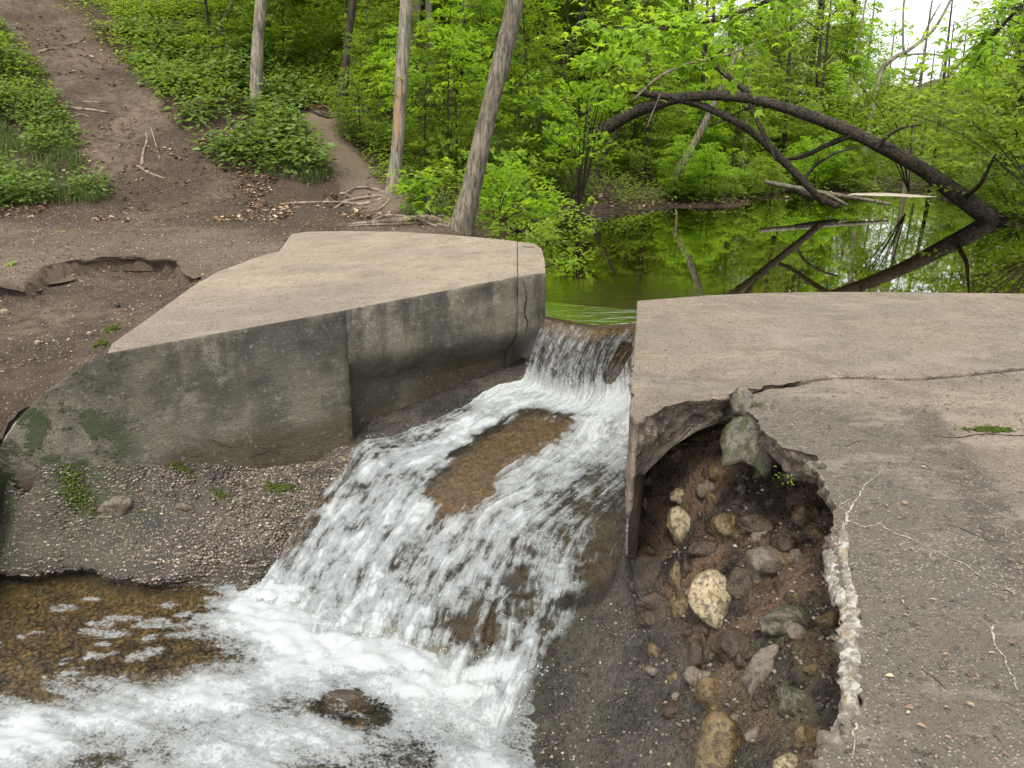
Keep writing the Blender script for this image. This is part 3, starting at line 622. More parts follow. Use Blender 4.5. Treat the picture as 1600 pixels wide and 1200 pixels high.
kb = ~((bx > .45) & (by > 8.35)) & ~(under_left & (by > np.interp(bx, [p[0] for p in FRONT], [p[1] for p in FRONT])+.5))
kbf = kb[:-1, :-1] & kb[1:, :-1] & kb[:-1, 1:] & kb[1:, 1:]
by2 = by-.17*np.where(bz > -1.92, sstep(-1.6, -1.92, bz), 1-sstep(-1.92, -1.97, bz))*ledge*(1-sstep(-3.0, -2.4, bx))
Vb, Fb, a1, a2, a3, a4 = compact(np.stack([bx, by2, bz], -1).reshape(-1, 3), grid_faces(len(X_B), len(Y_B), kbf), dry.ravel(), soil.ravel(), gold.ravel(), moss.ravel())
add("stream_bed", mesh("stream_bed", Vb, Fb, attrs={'dry': ('POINT', a1), 'soil': ('POINT', a2), 'gold': ('POINT', a3), 'moss': ('POINT', a4)}, mats=[MAT_BED]), kind='structure')
def bz_at(x, y):
    i = int(round((x-X_B[0])/.026)); j = int(round((y-Y_B[0])/.026)); return float(bz[i, j])

# pond surface, meets the upstream edge of the flow
pl = SW[0, 0]; prr = SW[0, 4]
xs = np.r_[np.arange(-2, pl[0], .25), np.linspace(pl[0], prr[0], 8), np.arange(prr[0]+.2, 48, .5)]
ys0 = np.interp(xs, [pl[0], prr[0]], [pl[1], prr[1]])
T = np.linspace(0, 1, 60)**1.6
PV = np.stack([np.repeat(xs[:, None], 60, 1), ys0[:, None]+(62-ys0[:, None])*T[None], np.full((len(xs), 60), ZP)], -1)
flow = 1-sstep(.2, 2.6, np.hypot(PV[..., 0]-.9, PV[..., 1]-8.3))
add("pond_water", mesh("pond_water", PV, grid_faces(len(xs), 60), attrs={'flow': ('POINT', flow.ravel())}, mats=[MAT_POND]), kind='structure')
# gravel sill the water slides over
sill = catmull(SW[:5], 40); sill = catmull(sill.transpose(1, 0, 2), 60)
ns = np.zeros_like(sill); ns[..., 2] = -1; ns[..., 1] = np.linspace(0, 1, 40)[None]*1.0
sd = np.interp(np.linspace(0, 4, 40), [0, 1, 2, 3, 4], [.16, .09, .07, .12, .20])
sv = sill+ns*sd[None, :, None]+np.stack([sill[..., 0]*0]*2+[.015*fbm(sill[..., 0]*14, sill[..., 1]*14, 0, 3, 90)], -1)
sv2 = sv.copy(); sv2[:, -1, 2] = -1.4
gl = np.interp(np.linspace(0, 4, 40), [0, 2.1, 2.6], [1, 1, .1])[None]*np.ones((60, 1))
add("weir_sill", mesh("weir_sill", sv2, grid_faces(60, 40), attrs={'dry': ('POINT', gl.ravel()*0), 'soil': ('POINT', gl.ravel()*0), 'gold': ('POINT', gl.ravel()), 'moss': ('POINT', gl.ravel()*0)}, mats=[MAT_BED]), kind='structure')

# ---------------------------------------------------------------- concrete work
def densify(P, step, wob=0.0, seed=0):
    out = []; n = len(P)
    for i in range(n):
        a, b = np.array(P[i], float), np.array(P[(i+1) % n], float); k = max(1, int(np.linalg.norm((b-a)[:2])/step))
        for j in range(k): out.append(a+(b-a)*j/k)
    return np.array(out)
def slab(outline, zbot, rows, mats, step=.05, rough=.012, rag=None, seed=1, under=None, cut=None):
    """solid from a top outline (x, y, z): top polygon, rough side rings, bottom; rag(x, y) = 0..1 where the side is a broken face"""
    P = densify(outline, step); n = len(P)
    nx = np.roll(P, -1, 0)-np.roll(P, 1, 0); area = (P[:, 0]*np.roll(P[:, 1], -1)-np.roll(P[:, 0], -1)*P[:, 1]).sum()
    N = np.stack([nx[:, 1], -nx[:, 0]], -1)*(1 if area > 0 else -1); N /= np.linalg.norm(N, axis=1)[:, None]+1e-9
    rg = rag(P[:, 0], P[:, 1]) if rag is not None else np.zeros(n)
    edge = fbm(P[:, 0]*9, P[:, 1]*9, 0, 5, seed, .65)*(.004+.042*rg); P2 = P.copy(); P2[:, :2] += N*edge[:, None]
    rings = []; fr_ = 1-sstep(.03, .5, seg_dist(P[:, 0], P[:, 1], cut[4])[0]) if cut is not None else 0
    for r in range(rows+1):
        t = r/rows; zb = zbot if np.isscalar(zbot) else zbot(P2[:, 0], P2[:, 1]); z = P2[:, 2]+(zb-P2[:, 2])*t**1.3
        if r == 1: z = P2[:, 2]-.012
        o = fbm(P2[:, 0]*5+N[:, 0], P2[:, 1]*5, z*5, 5, seed+9, .6)*(rough+.14*rg)*(r > 0)+(fbm(P2[:, 0]*22, P2[:, 1]*22, z*22, 2, seed+4)*.004)*(r > 0)+(.007 if r else 0)*(1-rg)
        if under is not None: o = o-under*rg*t**1.2
        q = P2.copy(); q[:, :2] += N*np.asarray(o)[:, None]; q[:, 2] = z
        if cut is not None: q[:, :2] -= np.array(cut[3])[None]*(cut[2]*sstep(cut[0], cut[1], z)*fr_)[:, None]
        rings.append(q)
    V = np.concatenate(rings); F = []; mi = []
    tri = mgeo.tessellate_polygon([[Vector((p[0], p[1], 0)) for p in rings[0]]])
    for t in tri:
        a, b, c = t; A, B, Cc = rings[0][a], rings[0][b], rings[0][c]
        if (B[0]-A[0])*(Cc[1]-A[1])-(B[1]-A[1])*(Cc[0]-A[0]) < 0: b, c = c, b
        F.append((a, b, c)); mi.append(0); o = rows*n; F.append((o+a, o+c, o+b)); mi.append(1)
    sgn = area > 0
    for r in range(rows):
        for i in range(n):
            j = (i+1) % n; f = (r*n+i, (r+1)*n+i, (r+1)*n+j, r*n+j); F.append(f if sgn else f[::-1]); mi.append(2 if rg[i] > .5 else 1)
    me = mesh("slab", V, F, smooth=True, mats=mats, mi=mi)
    sm = np.ones(len(me.polygons), bool); sm[:2*len(tri)] = False; me.polygons.foreach_set("use_smooth", sm)
    return me
blockroot = add("concrete_abutment", None, loc=(0, 0, 0), label="long low weathered concrete wall with a sandy walkway top left of the waterfall", cat="concrete wall")
def zb_left(x, y): return np.full(np.shape(x), -1.75)
Jb = BK[-1]
secA = [E0, E1, E1b, E2, J, Jb]+BL+[np.r_[E2[:2]+[-.02, .22], -.30], np.r_[E1b[:2]+[-.05, .26], -.62], np.r_[E0[:2]+[-.06, .26], -1.0]]
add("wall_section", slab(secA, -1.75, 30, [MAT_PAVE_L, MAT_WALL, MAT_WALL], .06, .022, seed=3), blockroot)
secB = [J, CAPF-[.004, 0, 0], CAPBL-[.004, 0, 0]]+BK[:-1]+[Jb]
CD = np.array([(CAPF-J)[1], -(CAPF-J)[0]]); CD = CD/np.linalg.norm(CD)
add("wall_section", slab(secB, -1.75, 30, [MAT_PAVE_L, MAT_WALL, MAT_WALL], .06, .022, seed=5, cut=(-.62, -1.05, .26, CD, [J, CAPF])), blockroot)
mid = (CAPF+CAPR)/2
secC = [CAPF+[.010, 0, -.006], mid+[0, 0, -.004], CAPR+[0, 0, -.008], (CAPR+CAPB)/2+[.015, 0, -.008], CAPB+[0, 0, -.01], CAPB2+[0, 0, -.012], CAPBL+[.010, 0, -.006]]
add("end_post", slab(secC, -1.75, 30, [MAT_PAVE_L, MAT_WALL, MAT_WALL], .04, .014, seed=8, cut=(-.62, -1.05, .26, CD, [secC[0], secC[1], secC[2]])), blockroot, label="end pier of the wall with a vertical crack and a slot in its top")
cr = [(818, 440, -.05), (822, 470, -.2), (819, 500, -.4), (823, 525, -.55)]
# right walkway
rroot = add("concrete_walkway", None, loc=(0, 0, 0), label="wide cracked concrete walkway with a collapsed corner on the right of the channel", cat="walkway")
R0 = at(997, 470, 0)
crackpx = [(1700, 572), (1600, 573), (1555, 577), (1500, 583), (1440, 588), (1400, 588), (1340, 586), (1300, 586), (1270, 590), (1240, 598), (1200, 602)]
crack = [at(x, y, 0) for x, y in crackpx]
lippx = [(1180, 605), (1150, 611), (1125, 618), (1090, 624), (1060, 630), (1030, 641), (1005, 652), (992, 656)]
lip = [at(x, y, 0) for x, y in lippx]
far = [R0, at(1100, 462, 0), at(1180, 458, 0), at(1300, 456, 0), at(1450, 457, 0), at(1700, 460, 0), at(2100, 462, 0), np.array([9.5, 5, 0])]+[at(2000, 572, 0)]+crack+lip+[at(985.5, 645, 0)]
def rag_far(x, y):
    return ((x < crack[-1][0]+.25) & (y < 5.2) & (x > .74))*1.0
def zfar(x, y): return np.interp(x, [.70, .74, .80, 1.0, 1.25, 1.6], [-.66, -.50, -.36, -.27, -.20, -.24])
add("walkway_section", slab(far, zfar, 18, [MAT_PAVE_R, MAT_BROKEN, MAT_BROKEN], .02, .010, rag_far, 13, .10), rroot)
holepx = [(1204, 608), (1185, 614), (1172, 622), (1166, 640), (1180, 655), (1198, 680), (1222, 697), (1250, 705), (1278, 712), (1272, 728), (1284, 742), (1297, 762), (1303, 800), (1300, 850), (1308, 900), (1325, 940), (1345, 980), (1338, 1040), (1345, 1090), (1338, 1130), (1300, 1160), (1282, 1200), (1278, 1300), (1270, 1500)]
hole = [at(x, y, -.018) for x, y in holepx]
near = hole+[np.array([.55, .2, -.018]), np.array([8, .2, -.018]), at(2000, 576, -.018)]+[p+[0, -.035, -.018] for p in crack[:-1]]
def rag_near(x, y): return ((x < hole[11][0]+.3) & (y < 5.05) & (y > .5))*1.0
add("walkway_section", slab(near, lambda x, y: np.interp(y, [1.5, 4.6], [-.30, -.22]), 18, [MAT_PAVE_R, MAT_BROKEN, MAT_BROKEN], .016, .010, rag_near, 17, .12), rroot)
# channel side wall below the walkway
W1 = at(985.5, 650, 0); wdir = (R0-W1)[:2]; wdir /= np.linalg.norm(wdir); nrm2 = np.array([wdir[1], -wdir[0]])
s_ = np.linspace(0, np.linalg.norm((R0-W1)[:2]), 70); zz_ = np.linspace(0, 1, 26)
wall_v = []
for side in (0, 1):
    for i, s in enumerate(s_):
        base = W1[:2]+wdir*s+nrm2*(.006 if side == 0 else .018+.02*vn(s*4, 0, 0, 5)+.10*min(1, s))
        bot = -.93-min(.6, s*.6)
        for t in zz_:
            z = -.015+(bot+.015)*t; p = base+nrm2*(.012*fbm(s*4, t*5, side*7, 3, 99) if side else 0)
            near_in = max(0, (.0-s)); wall_v.append([p[0], p[1]+.0, z])
wall_v = np.array(wall_v); n1 = len(s_)*26
Fw = [tuple(f) for f in grid_faces(len(s_), 26)[:, ::-1]]+[tuple(f) for f in grid_faces(len(s_), 26, off=n1)]
for j in range(25): Fw.append((j, j+1, n1+j+1, n1+j)); 
for i in range(len(s_)-1): Fw.append((i*26+25, (i+1)*26+25, n1+(i+1)*26+25, n1+i*26+25))
add("channel_wall", mesh("channel_wall", wall_v, Fw, mats=[MAT_BROKEN]), rroot)
bk = [(R0[0]+.02, R0[1]-.02), (R0[0]+.05, R0[1]-.4), (9, 7.3), (9, 7.6), (R0[0]+1, R0[1]+.1)]
add("dam_wall", slab([np.r_[p, -.15] for p in bk], -1.6, 8, [MAT_WALL, MAT_WALL, MAT_WALL], .2, .01, seed=21), rroot)

# hard packed crust of the path, broken off above the hollow
front_ = [np.array([p[0], p[1], float(gz(np.array(p[0]), np.array(p[1]+.25)))+.012]) for p in catmull(np.array(LIP), 26)]
for q_, p in enumerate(front_): p[1] -= .05+.07*fbm(np.array(p[0]*3), np.array(2.), 0, 3, 27)
back_ = [np.array([p[0], p[1]+.55, float(gz(np.array(p[0]), np.array(p[1]+.55)))-.03]) for p in front_[::-1]]
cm = slab(front_+back_, lambda x, y: np.interp(x, [-9, 0], [-.30, -.42])*1.0, 8, [MAT_DIRT, MAT_DIRT, MAT_DIRT], .05, .02, lambda x, y: np.ones(np.shape(x)), 33, .12)
at_ = cm.attributes.new('path', 'FLOAT', 'POINT'); at_.data.foreach_set('value', np.full(len(cm.vertices), .45, np.float32))
add("dirt_path", cm, kind='structure')
# ---------------------------------------------------------------- vegetation
def unit(v): return v/(np.linalg.norm(v, axis=-1, keepdims=True)+1e-9)
def leaf_mesh(name, pos, d, nrm, ln, wd, mat, six=False, fold=.18, extra=None, curl=.0):
    """one mesh of many leaves: pos base (N,3), d direction, nrm face normal"""
    N = len(pos); d = unit(d); s = unit(np.cross(nrm, d)); n = np.cross(d, s); ln = np.broadcast_to(ln, (N,))[:, None]; wd = np.broadcast_to(wd, (N,))[:, None]
    if six:
        pr = [(0, 0, 0), (.28, .5, 1), (.68, .38, .8), (1, 0, -.6), (.68, -.38, .8), (.28, -.5, 1)]
        V = np.stack([pos+d*ln*a+s*wd*b+n*wd*(fold*abs(c)*(1 if b else 0)+(curl*c if not b else 0)) for a, b, c in pr], 1)
        base = np.arange(N)[:, None]*6
        F = np.concatenate([base+[0, 1, 2, 3], base+[0, 3, 4, 5]]); var = np.tile(rng.random(N), 2)
    else:
        pr = [(0, 0), (.45, .5), (1, 0), (.45, -.5)]
        V = np.stack([pos+d*ln*a+s*wd*b+n*wd*(fold if b else 0) for a, b in pr], 1)
        base = np.arange(N)[:, None]*4
        F = np.concatenate([base+[0, 1, 2], base+[0, 2, 3]]); var = np.tile(rng.random(N), 2)
    return mesh(name, V.reshape(-1, 3), F, smooth=False, attrs={'var': ('FACE', var)}, mats=[mat])
def spray_leaves(base, dr, ln, L, wid=.42, droop=.18, jit=.28, up=None, r=rng):
    """flat leafy sprays: base (S,3), direction (S,3), length (S,) -> leaf pos, dir, normal"""
    S = len(base); dr = unit(dr); upv = np.tile([0, 0, 1.], (S, 1))+r.normal(0, .18, (S, 3))
    side = unit(np.cross(dr, upv)); nn = np.cross(side, dr)
    t = np.sqrt(r.random((S, L)))*.95+.05; sg = r.choice([-1, 1], (S, L)); w = sg*r.random((S, L))**.7*wid*(1.15-t*.8)
    P = base[:, None]+dr[:, None]*(t*ln[:, None])[..., None]+side[:, None]*(w*ln[:, None])[..., None]
    P[..., 2] -= droop*(t**2+np.abs(w)*.8)*ln[:, None]; P += r.normal(0, .02, P.shape)
    D = dr[:, None]*.7+side[:, None]*sg[..., None]*.8+r.normal(0, .3, P.shape); D[..., 2] -= .22
    NN = nn[:, None]+r.normal(0, jit, P.shape)
    return P.reshape(-1, 3), D.reshape(-1, 3), NN.reshape(-1, 3)
def crown_sprays(n, h0, h1, R, shape='round', r=rng, flat=.25, off=(0, 0)):
    """spray bases and directions filling an uneven crown round the z axis"""
    lobes = 7; az = r.uniform(0, 2*np.pi, lobes); lz = r.uniform(.1, .9, lobes); lr = r.uniform(.55, 1.1, lobes)
    k = r.integers(0, lobes, n); a = az[k]+r.normal(0, .45, n); hz = np.clip(lz[k]+r.normal(0, .13, n), 0, 1)
    prof = np.sin(np.pi*np.clip(hz*.85+.12, 0, 1))**.7 if shape == 'round' else 1.05-.75*hz
    rad = R*lr[k]*prof*r.random(n)**.45
    P = np.stack([np.cos(a)*rad+off[0]*hz, np.sin(a)*rad+off[1]*hz, h0+(h1-h0)*hz], -1)
    D = np.stack([np.cos(a), np.sin(a), r.normal(.05, flat, n)], -1)+r.normal(0, .35, (n, 3))*[1, 1, .3]
    return P-unit(D)*.3, D
def crown_mesh(name, n, L, h0, h1, R, leaf, mat, ln=(.5, 1.0), shape='round', seed=0, off=(0, 0), six=False):
    r = np.random.default_rng(seed); P, D = crown_sprays(n, h0, h1, R, shape, r, off=off)
    p, d, nn = spray_leaves(P, D, r.uniform(*ln, n), L, r=r)
    sz = leaf*r.uniform(.7, 1.25, len(p)); return leaf_mesh(name, p, d, nn, sz, sz*.62, mat, six)
def limbs(pts, rads, n, L, seed, up=.5, t0=.35):
    r = np.random.default_rng(seed); out = [tube(pts, rads, 8, seed, .16, n=16)]; C_ = catmull(np.array(pts, float), 60)
    for k in range(n):
        t = r.uniform(t0, .97); b = C_[int(t*59)]; a = r.uniform(0, 2*np.pi); l = L*(1.1-t*.6)*r.uniform(.6, 1.1); rr = np.interp(t, np.linspace(0, 1, len(rads)), rads)*.42
        q = [b]; dd = np.array([np.cos(a), np.sin(a), up*r.uniform(.5, 1.4)])
        for s in range(4): dd = dd+r.normal(0, .22, 3); q.append(q[-1]+unit(dd)*l/4)
        out.append(tube(q, np.linspace(rr, rr*.2, 5), 5, seed+k, n=8))
    return join(out)
r3 = np.random.default_rng(31)
# --- shared templates
TALL = []
for k in range(4):
    s = 100+k; lean = r3.normal(0, .5, 2)
    V, F = limbs([(0, 0, -.4), (lean[0]*.1, lean[1]*.1, 3), (lean[0]*.5, lean[1]*.5, 7), (lean[0], lean[1], 12.5)], [.20, .14, .11, .04], 14, 3.2, s, t0=.5)
    TALL.append((mesh("trunk", V, F, mats=[(MAT_BARK, MAT_BARK_DARK, MAT_BARK_GREY, MAT_BARK_DARK)[k]]), crown_mesh("crown", 300, 26, 5.5, 13.5, 3.3, .17, MAT_LEAF, (.8, 1.5), seed=s)))
SAP = []
for k in range(7):
    s = 200+k; h = (1.6, 2.2, 2.8, 3.4, 4.2, 5.2, 3.0)[k]; lean = r3.normal(0, .35, 2); R = .55+.27*h
    V, F = limbs([(0, 0, -.3), (lean[0]*.3, lean[1]*.3, h*.4), (lean[0], lean[1], h)], [.012+.006*h, .010+.004*h, .006], 8, R*.9, s, up=.25, t0=.25)
    SAP.append((mesh("stem", V, F, mats=[MAT_BARK_DARK]), crown_mesh("foliage", int(40+26*h), 24, h*.22, h*1.05, R, .105, (MAT_LEAF, MAT_LEAF, MAT_LEAF_BRIGHT)[k % 3], (.4, .8), seed=s, off=lean)))
def place_tree(tpl, x, y, rz, sc, name, label, group, z=None, names=("trunk", "crown"), cat="tree"):
    if z is None: z = float(gz(np.array(x), np.array(y)))
    root = add(name, None, loc=(x, y, z), label=label, cat=cat, group=group); root.rotation_euler = (0, 0, rz); root.scale = (sc,)*3
    add(names[0], tpl[0], root); add(names[1], tpl[1], root); return root

# --- trees whose trunks stand out, each with its own trunk following the photograph
def own_tree(name, label, px, wpx, mat, Y=None, crown=None, roots=0, base=None, dY=0.0, cat="tree", rough=.16, ns=12, crown_part="crown", group=None):
    b = hit(*px[0]) if base is None else np.array(base); Yb = b[1] if Y is None else Y
    if Y is not None: b = atY(px[0][0], px[0][1], Y)
    P = [b]+[atY(q[0], q[1], Yb+dY*(i+1)/len(px)) for i, q in enumerate(px[1:])]
    P = np.array(P); dep = proj(P)[2]; rad = np.array(wpx)/2*dep/FPX
    root = add(name, None, loc=tuple(b), label=label, cat=cat, group=group)
    L = P-b; L[0, 2] -= .15
    V, F = tube(L, rad, ns, int(b[0]*10) % 97, rough, n=26)
    tr = add("trunk", mesh("trunk", V, F, mats=[mat]), root)
    if crown is not None:
        add(crown_part, crown, root, loc=tuple(L[-1]))
    return root, b, L, rad
hiC = [crown_mesh("crown", 170, 26, 1.0, 8, 3.0, .17, MAT_LEAF, (.8, 1.5), seed=300+k) for k in range(2)]
def extend(px, k=1.6):
    (x0, y0), (x1, y1) = px[-2], px[-1]; return px+[(x1+(x1-x0)*k, y1+(y1-y0)*k)]
_, b4, L4, r4_ = own_tree("tree", "straight slim pale tree beside the path with a strip of orange peeled bark", extend([(613, 302), (620, 240), (626, 150), (634, 0), (642, -150)], 2), [27, 20, 20, 19, 17, 11], None or MAT_BARK_GREY, crown=hiC[0])
peel_r = _
_, b5, L5, r5 = own_tree("tree", "leaning rough barked tree with spreading roots right behind the concrete walkway", extend([(716, 358), (738, 290), (765, 170), (790, 70), (812, -30), (838, -150)], 1.5), [46, 30, 28, 26, 25, 22, 14], MAT_BARK, base=at(716, 358, -.08), crown=hiC[1])
peel5 = _
_r1 = own_tree("tree", "grey trunk rising out of the leafy patch on the left slope", extend([(399, 172), (402, 80), (408, 0), (414, -140)], 2), [19, 18, 17, 15, 9], MAT_BARK_GREY, crown=hiC[0])
_r2 = own_tree("tree", "dark slender trunk above the exposed roots at the top of the small side path", extend([(533, 182), (541, 90), (552, 0), (566, -120)], 2), [20, 12, 11, 10, 7], MAT_BARK_DARK, crown=hiC[1])
own_tree("bare_pole", "pale bare dead pole leaning out of the slope left of the grey trunk", [(330, 76), (348, 36), (366, 0), (385, -40)], [6, 7, 8, 8], MAT_BARK_GREY, cat="dead tree")
own_tree("tree", "grey trunk just behind the slim pale tree", extend([(641, 84), (646, 30), (652, -10), (664, -120)], 2), [19, 17, 15, 14, 8], MAT_BARK_GREY, crown=hiC[0])
own_tree("tree", "broad grey trunk far up the slope behind the two dark leaning trunks", extend([(728, 84), (733, 40), (737, -20), (742, -120)], 2), [42, 38, 36, 32, 18], MAT_BARK_GREY, crown=hiC[1])
own_tree("tree", "thicker of the two black leaning trunks left of the rough barked tree", extend([(698, 165), (720, 105), (745, 50), (770, -10), (800, -90)], 2), [10, 13, 14, 12, 11, 7], MAT_BARK_DARK, crown=hiC[0])
own_tree("tree", "thinner of the two black leaning trunks left of the rough barked tree", extend([(708, 85), (722, 50), (738, 15), (760, -40)], 2), [9, 8, 8, 7, 5], MAT_BARK_DARK)
own_tree("tree", "dark trunk seen right beside the top of the rough barked tree", extend([(773, 70), (785, 30), (792, -10), (806, -80)], 2), [12, 10, 10, 9, 6], MAT_BARK_DARK, crown=hiC[1])
own_tree("tree", "black trunk leaning right in mid forest beside a curved branch", extend([(868, 150), (885, 95), (900, 45), (920, -5), (950, -90)], 2), [13, 12, 10, 9, 8, 5], MAT_BARK_DARK, crown=hiC[0])
own_tree("tree", "curved dark trunk bending over to the right under the bright maple leaves", [(880, 150), (903, 118), (922, 92), (950, 68), (985, 50), (1030, 42)], [12, 12, 12, 10, 7, 3], MAT_BARK_DARK)
own_tree("tree", "pale forked trunks in the forest above the curved dark trunk", extend([(945, 60), (957, 25), (965, -10), (980, -80)], 2), [16, 13, 12, 10, 6], MAT_BARK_GREY, crown=hiC[1])
own_tree("tree", "grey trunk with thin side stems leaning right on the left bank under the arch", extend([(1040, 304), (1058, 272), (1080, 232), (1105, 185), (1130, 130)], 1.2), [18, 15, 12, 10, 8, 3], MAT_BARK, base=at(1036, 312, ZP))
own_tree("tree", "thin dark stem standing at the waterline by the hollow under the roots", [(898, 330), (905, 270), (915, 215), (925, 150)], [5, 4, 3, 2], MAT_BARK_DARK, base=at(898, 334, ZP))
own_tree("tree", "short dark slanting stem below the start of the arched tree", [(928, 278), (940, 250), (952, 228), (968, 195)], [8, 7, 6, 4], MAT_BARK_DARK)
# fallen and arching trees over the pond
YR, YLf = 17.6, 19.6
def arch(name, label, px, Ys, w, mat, cat="fallen tree", parts=()):
    P = np.array([atY(q[0], q[1], y) for q, y in zip(px, Ys)]); dep = proj(P)[2]; rad = np.array(w)/2*dep/FPX; b = P[0].copy()
    root = add(name, None, loc=tuple(b), label=label, cat=cat)
    V, F = tube(P-b, rad, 12, 5, .14, n=60); add("trunk", mesh("trunk", V, F, mats=[mat]), root)
    for nm, q, yy, ww in parts:
        Q = np.array([atY(a[0], a[1], y_) for a, y_ in zip(q, yy)]); V, F = tube(Q-b, np.array(ww)/2*proj(Q)[2]/FPX, 7, 3, .1, n=18); add(nm, mesh(nm, V, F, mats=[mat]), root)
    return root, b
archR, bR = arch("fallen_tree", "long dark trunk arching over the pond from the right bank to the left bank",
 [(1600, 372), (1552, 343), (1502, 308), (1448, 269), (1388, 234), (1320, 202), (1250, 176), (1175, 155), (1105, 149), (1045, 157), (990, 176), (945, 202), (905, 232), (872, 264)],
 [17.4, 17.6, 17.8, 18, 18.2, 18.5, 18.7, 19, 19.2, 19.5, 19.8, 20, 20.2, 20.4], [42, 32, 27, 23, 21, 19, 17, 15, 15, 17, 19, 20, 21, 24], MAT_BARK_ARCH,
 parts=[("branch", [(1500, 312), (1530, 290), (1545, 262), (1556, 240)], [17.8, 17.2, 17, 16.8], [10, 7, 5, 3]),
        ("branch", [(1370, 232), (1385, 214), (1410, 200), (1440, 195)], [18.2, 18, 17.8, 17.6], [9, 6, 4, 2]),
        ("branch", [(1170, 158), (1185, 195), (1200, 225), (1212, 250)], [19, 18.8, 18.7, 18.6], [7, 5, 4, 3]),
        ("branch", [(1200, 166), (1150, 130), (1110, 95), (1075, 66)], [18.9, 19.2, 19.5, 20], [11, 9, 8, 6]),
        ("branch", [(1575, 350), (1590, 372), (1604, 398)], [17.4, 17, 16.6], [16, 14, 10]),
        ("branch", [(1330, 212), (1290, 228), (1255, 244), (1225, 250)], [18.4, 18.8, 19.2, 19.6], [9, 8, 7, 5])])
archL, bL = arch("leaning_tree", "second dark curved trunk branching off under the arch and dipping into the pond",
 [(1288, 318), (1268, 297), (1240, 268), (1205, 232), (1170, 203), (1130, 180), (1090, 163), (1050, 153), (1010, 146), (985, 140)],
 [19.3, 19.2, 19.2, 19.2, 19.2, 19.2, 19.3, 19.4, 19.6, 19.8], [11, 11, 12, 13, 12, 11, 11, 11, 11, 10], MAT_BARK_ARCH,
 parts=[("branch", [(1250, 288), (1275, 258), (1305, 240), (1335, 231)], [19.2, 19.2, 19.2, 19.2], [5, 5, 4, 3]),
        ("branch", [(1215, 243), (1195, 210), (1180, 182), (1160, 165)], [19.2, 19.3, 19.4, 19.5], [5, 4, 4, 3]),
        ("branch", [(1140, 184), (1110, 196), (1180, 166), (1230, 172)], [19.2, 19.2, 19.2, 19.2], [4, 3, 3, 2])])
arch("driftwood_log", "long slim log lying in the pond pointing at the bright strip of far water", [(1195, 284), (1240, 293), (1290, 302), (1340, 310), (1392, 319)], [21, 20.6, 20.2, 19.8, 19.4], [7, 8, 7, 6, 4], MAT_BARK, "log",
 [("branch", [(1285, 301), (1305, 310), (1325, 321)], [20.2, 19.8, 19.4], [6, 5, 4])])
arch("driftwood_log", "shorter thick log end resting below the curved trunk where it meets the water", [(1250, 300), (1285, 312), (1310, 322), (1283, 328)][:3], [20.2, 19.6, 19.1], [8, 10, 9], MAT_BARK_DARK, "log")
own_tree("bare_branch", "thin pale dead branch crossing in front of the arch top", [(988, 146), (1030, 120), (1080, 98), (1140, 84), (1200, 60)], [4, 4, 4, 3, 2], MAT_ROOT, Y=17.0, cat="branch")
own_tree("bare_branch", "pale dead twig hanging straight down from the thin branch", [(1034, 120), (1030, 150), (1020, 175), (1010, 200)], [3, 3, 2, 2], MAT_ROOT, Y=16.9, cat="branch")
own_tree("bare_branch", "bent white stick poking out of the water near the left bank", [(918, 338), (926, 328), (930, 318), (924, 306)], [4, 4, 4, 3], MAT_ROOT, base=at(918, 338, ZP), cat="stick")
own_tree("bare_branch", "small white stick standing in the pond below the left bank", [(1056, 348), (1057, 336), (1055, 326)], [3, 3, 2], MAT_ROOT, base=at(1056, 349, ZP), cat="stick")
# bare tree against the sky
arch("bare_tree", "thin almost leafless grey tree standing against the white sky", [(1350, 250), (1375, 120), (1395, 92), (1420, 78), (1455, 50), (1475, 20), (1500, -30)], [27]*7, [7, 8, 7, 6, 5, 4, 3], MAT_BARK_GREY, "tree",
 [("branch", [(1412, 80), (1411, 50), (1412, 10), (1416, -20)], [27]*4, [4, 3, 3, 2]), ("branch", [(1400, 88), (1440, 84), (1480, 88), (1505, 95)], [27]*4, [4, 3, 2, 2]),
  ("branch", [(1440, 62), (1455, 30), (1470, 5)], [27]*3, [3, 2, 2]), ("branch", [(1335, 85), (1345, 45), (1352, 0), (1350, -30)], [27]*4, [3, 2, 2, 2])])

# --- roots as parts of their trees
def roots(root, b, paths, widths, mat):
    for q, w in zip(paths, widths):
        P = []
        for i, p in enumerate(q):
            h = hit(*p); P.append([h[0], h[1], float(gz(h[0], h[1]))+(.02 if 0 < i < len(q)-1 else -.03)])
        P = np.array(P)-b; d = proj(P+b)[2]; V, F = tube(P, np.linspace(w, w*.35, len(P))/2*d/FPX*1.0, 7, len(q), .25, n=14); add("root", mesh("root", V, F, mats=[mat]), root)
roots(peel_r, b4, [[(608, 304), (580, 312), (545, 316), (520, 326)], [(606, 308), (570, 322), (530, 318), (470, 319), (430, 318)], [(604, 300), (575, 298), (555, 300), (532, 306)], [(612, 306), (590, 330), (545, 329)]], [9, 8, 7, 5], MAT_ROOT)
roots(peel5, b5, [[(706, 352), (670, 343), (640, 346), (600, 350), (545, 349)], [(700, 356), (660, 348), (610, 340), (580, 344)], [(706, 345), (690, 342), (650, 341), (625, 337)], [(700, 358), (672, 352), (650, 338)], [(702, 350), (640, 352), (570, 355), (530, 352)]], [16, 10, 9, 5, 6], MAT_ROOT)
roots(_r2[0], _r2[1], [[(532, 182), (510, 170), (490, 160), (470, 145)], [(530, 185), (505, 180), (480, 165)], [(534, 186), (545, 195), (556, 205)], [(530, 180), (515, 186), (490, 178), (475, 170)]], [9, 6, 5, 6], MAT_BARK_DARK)

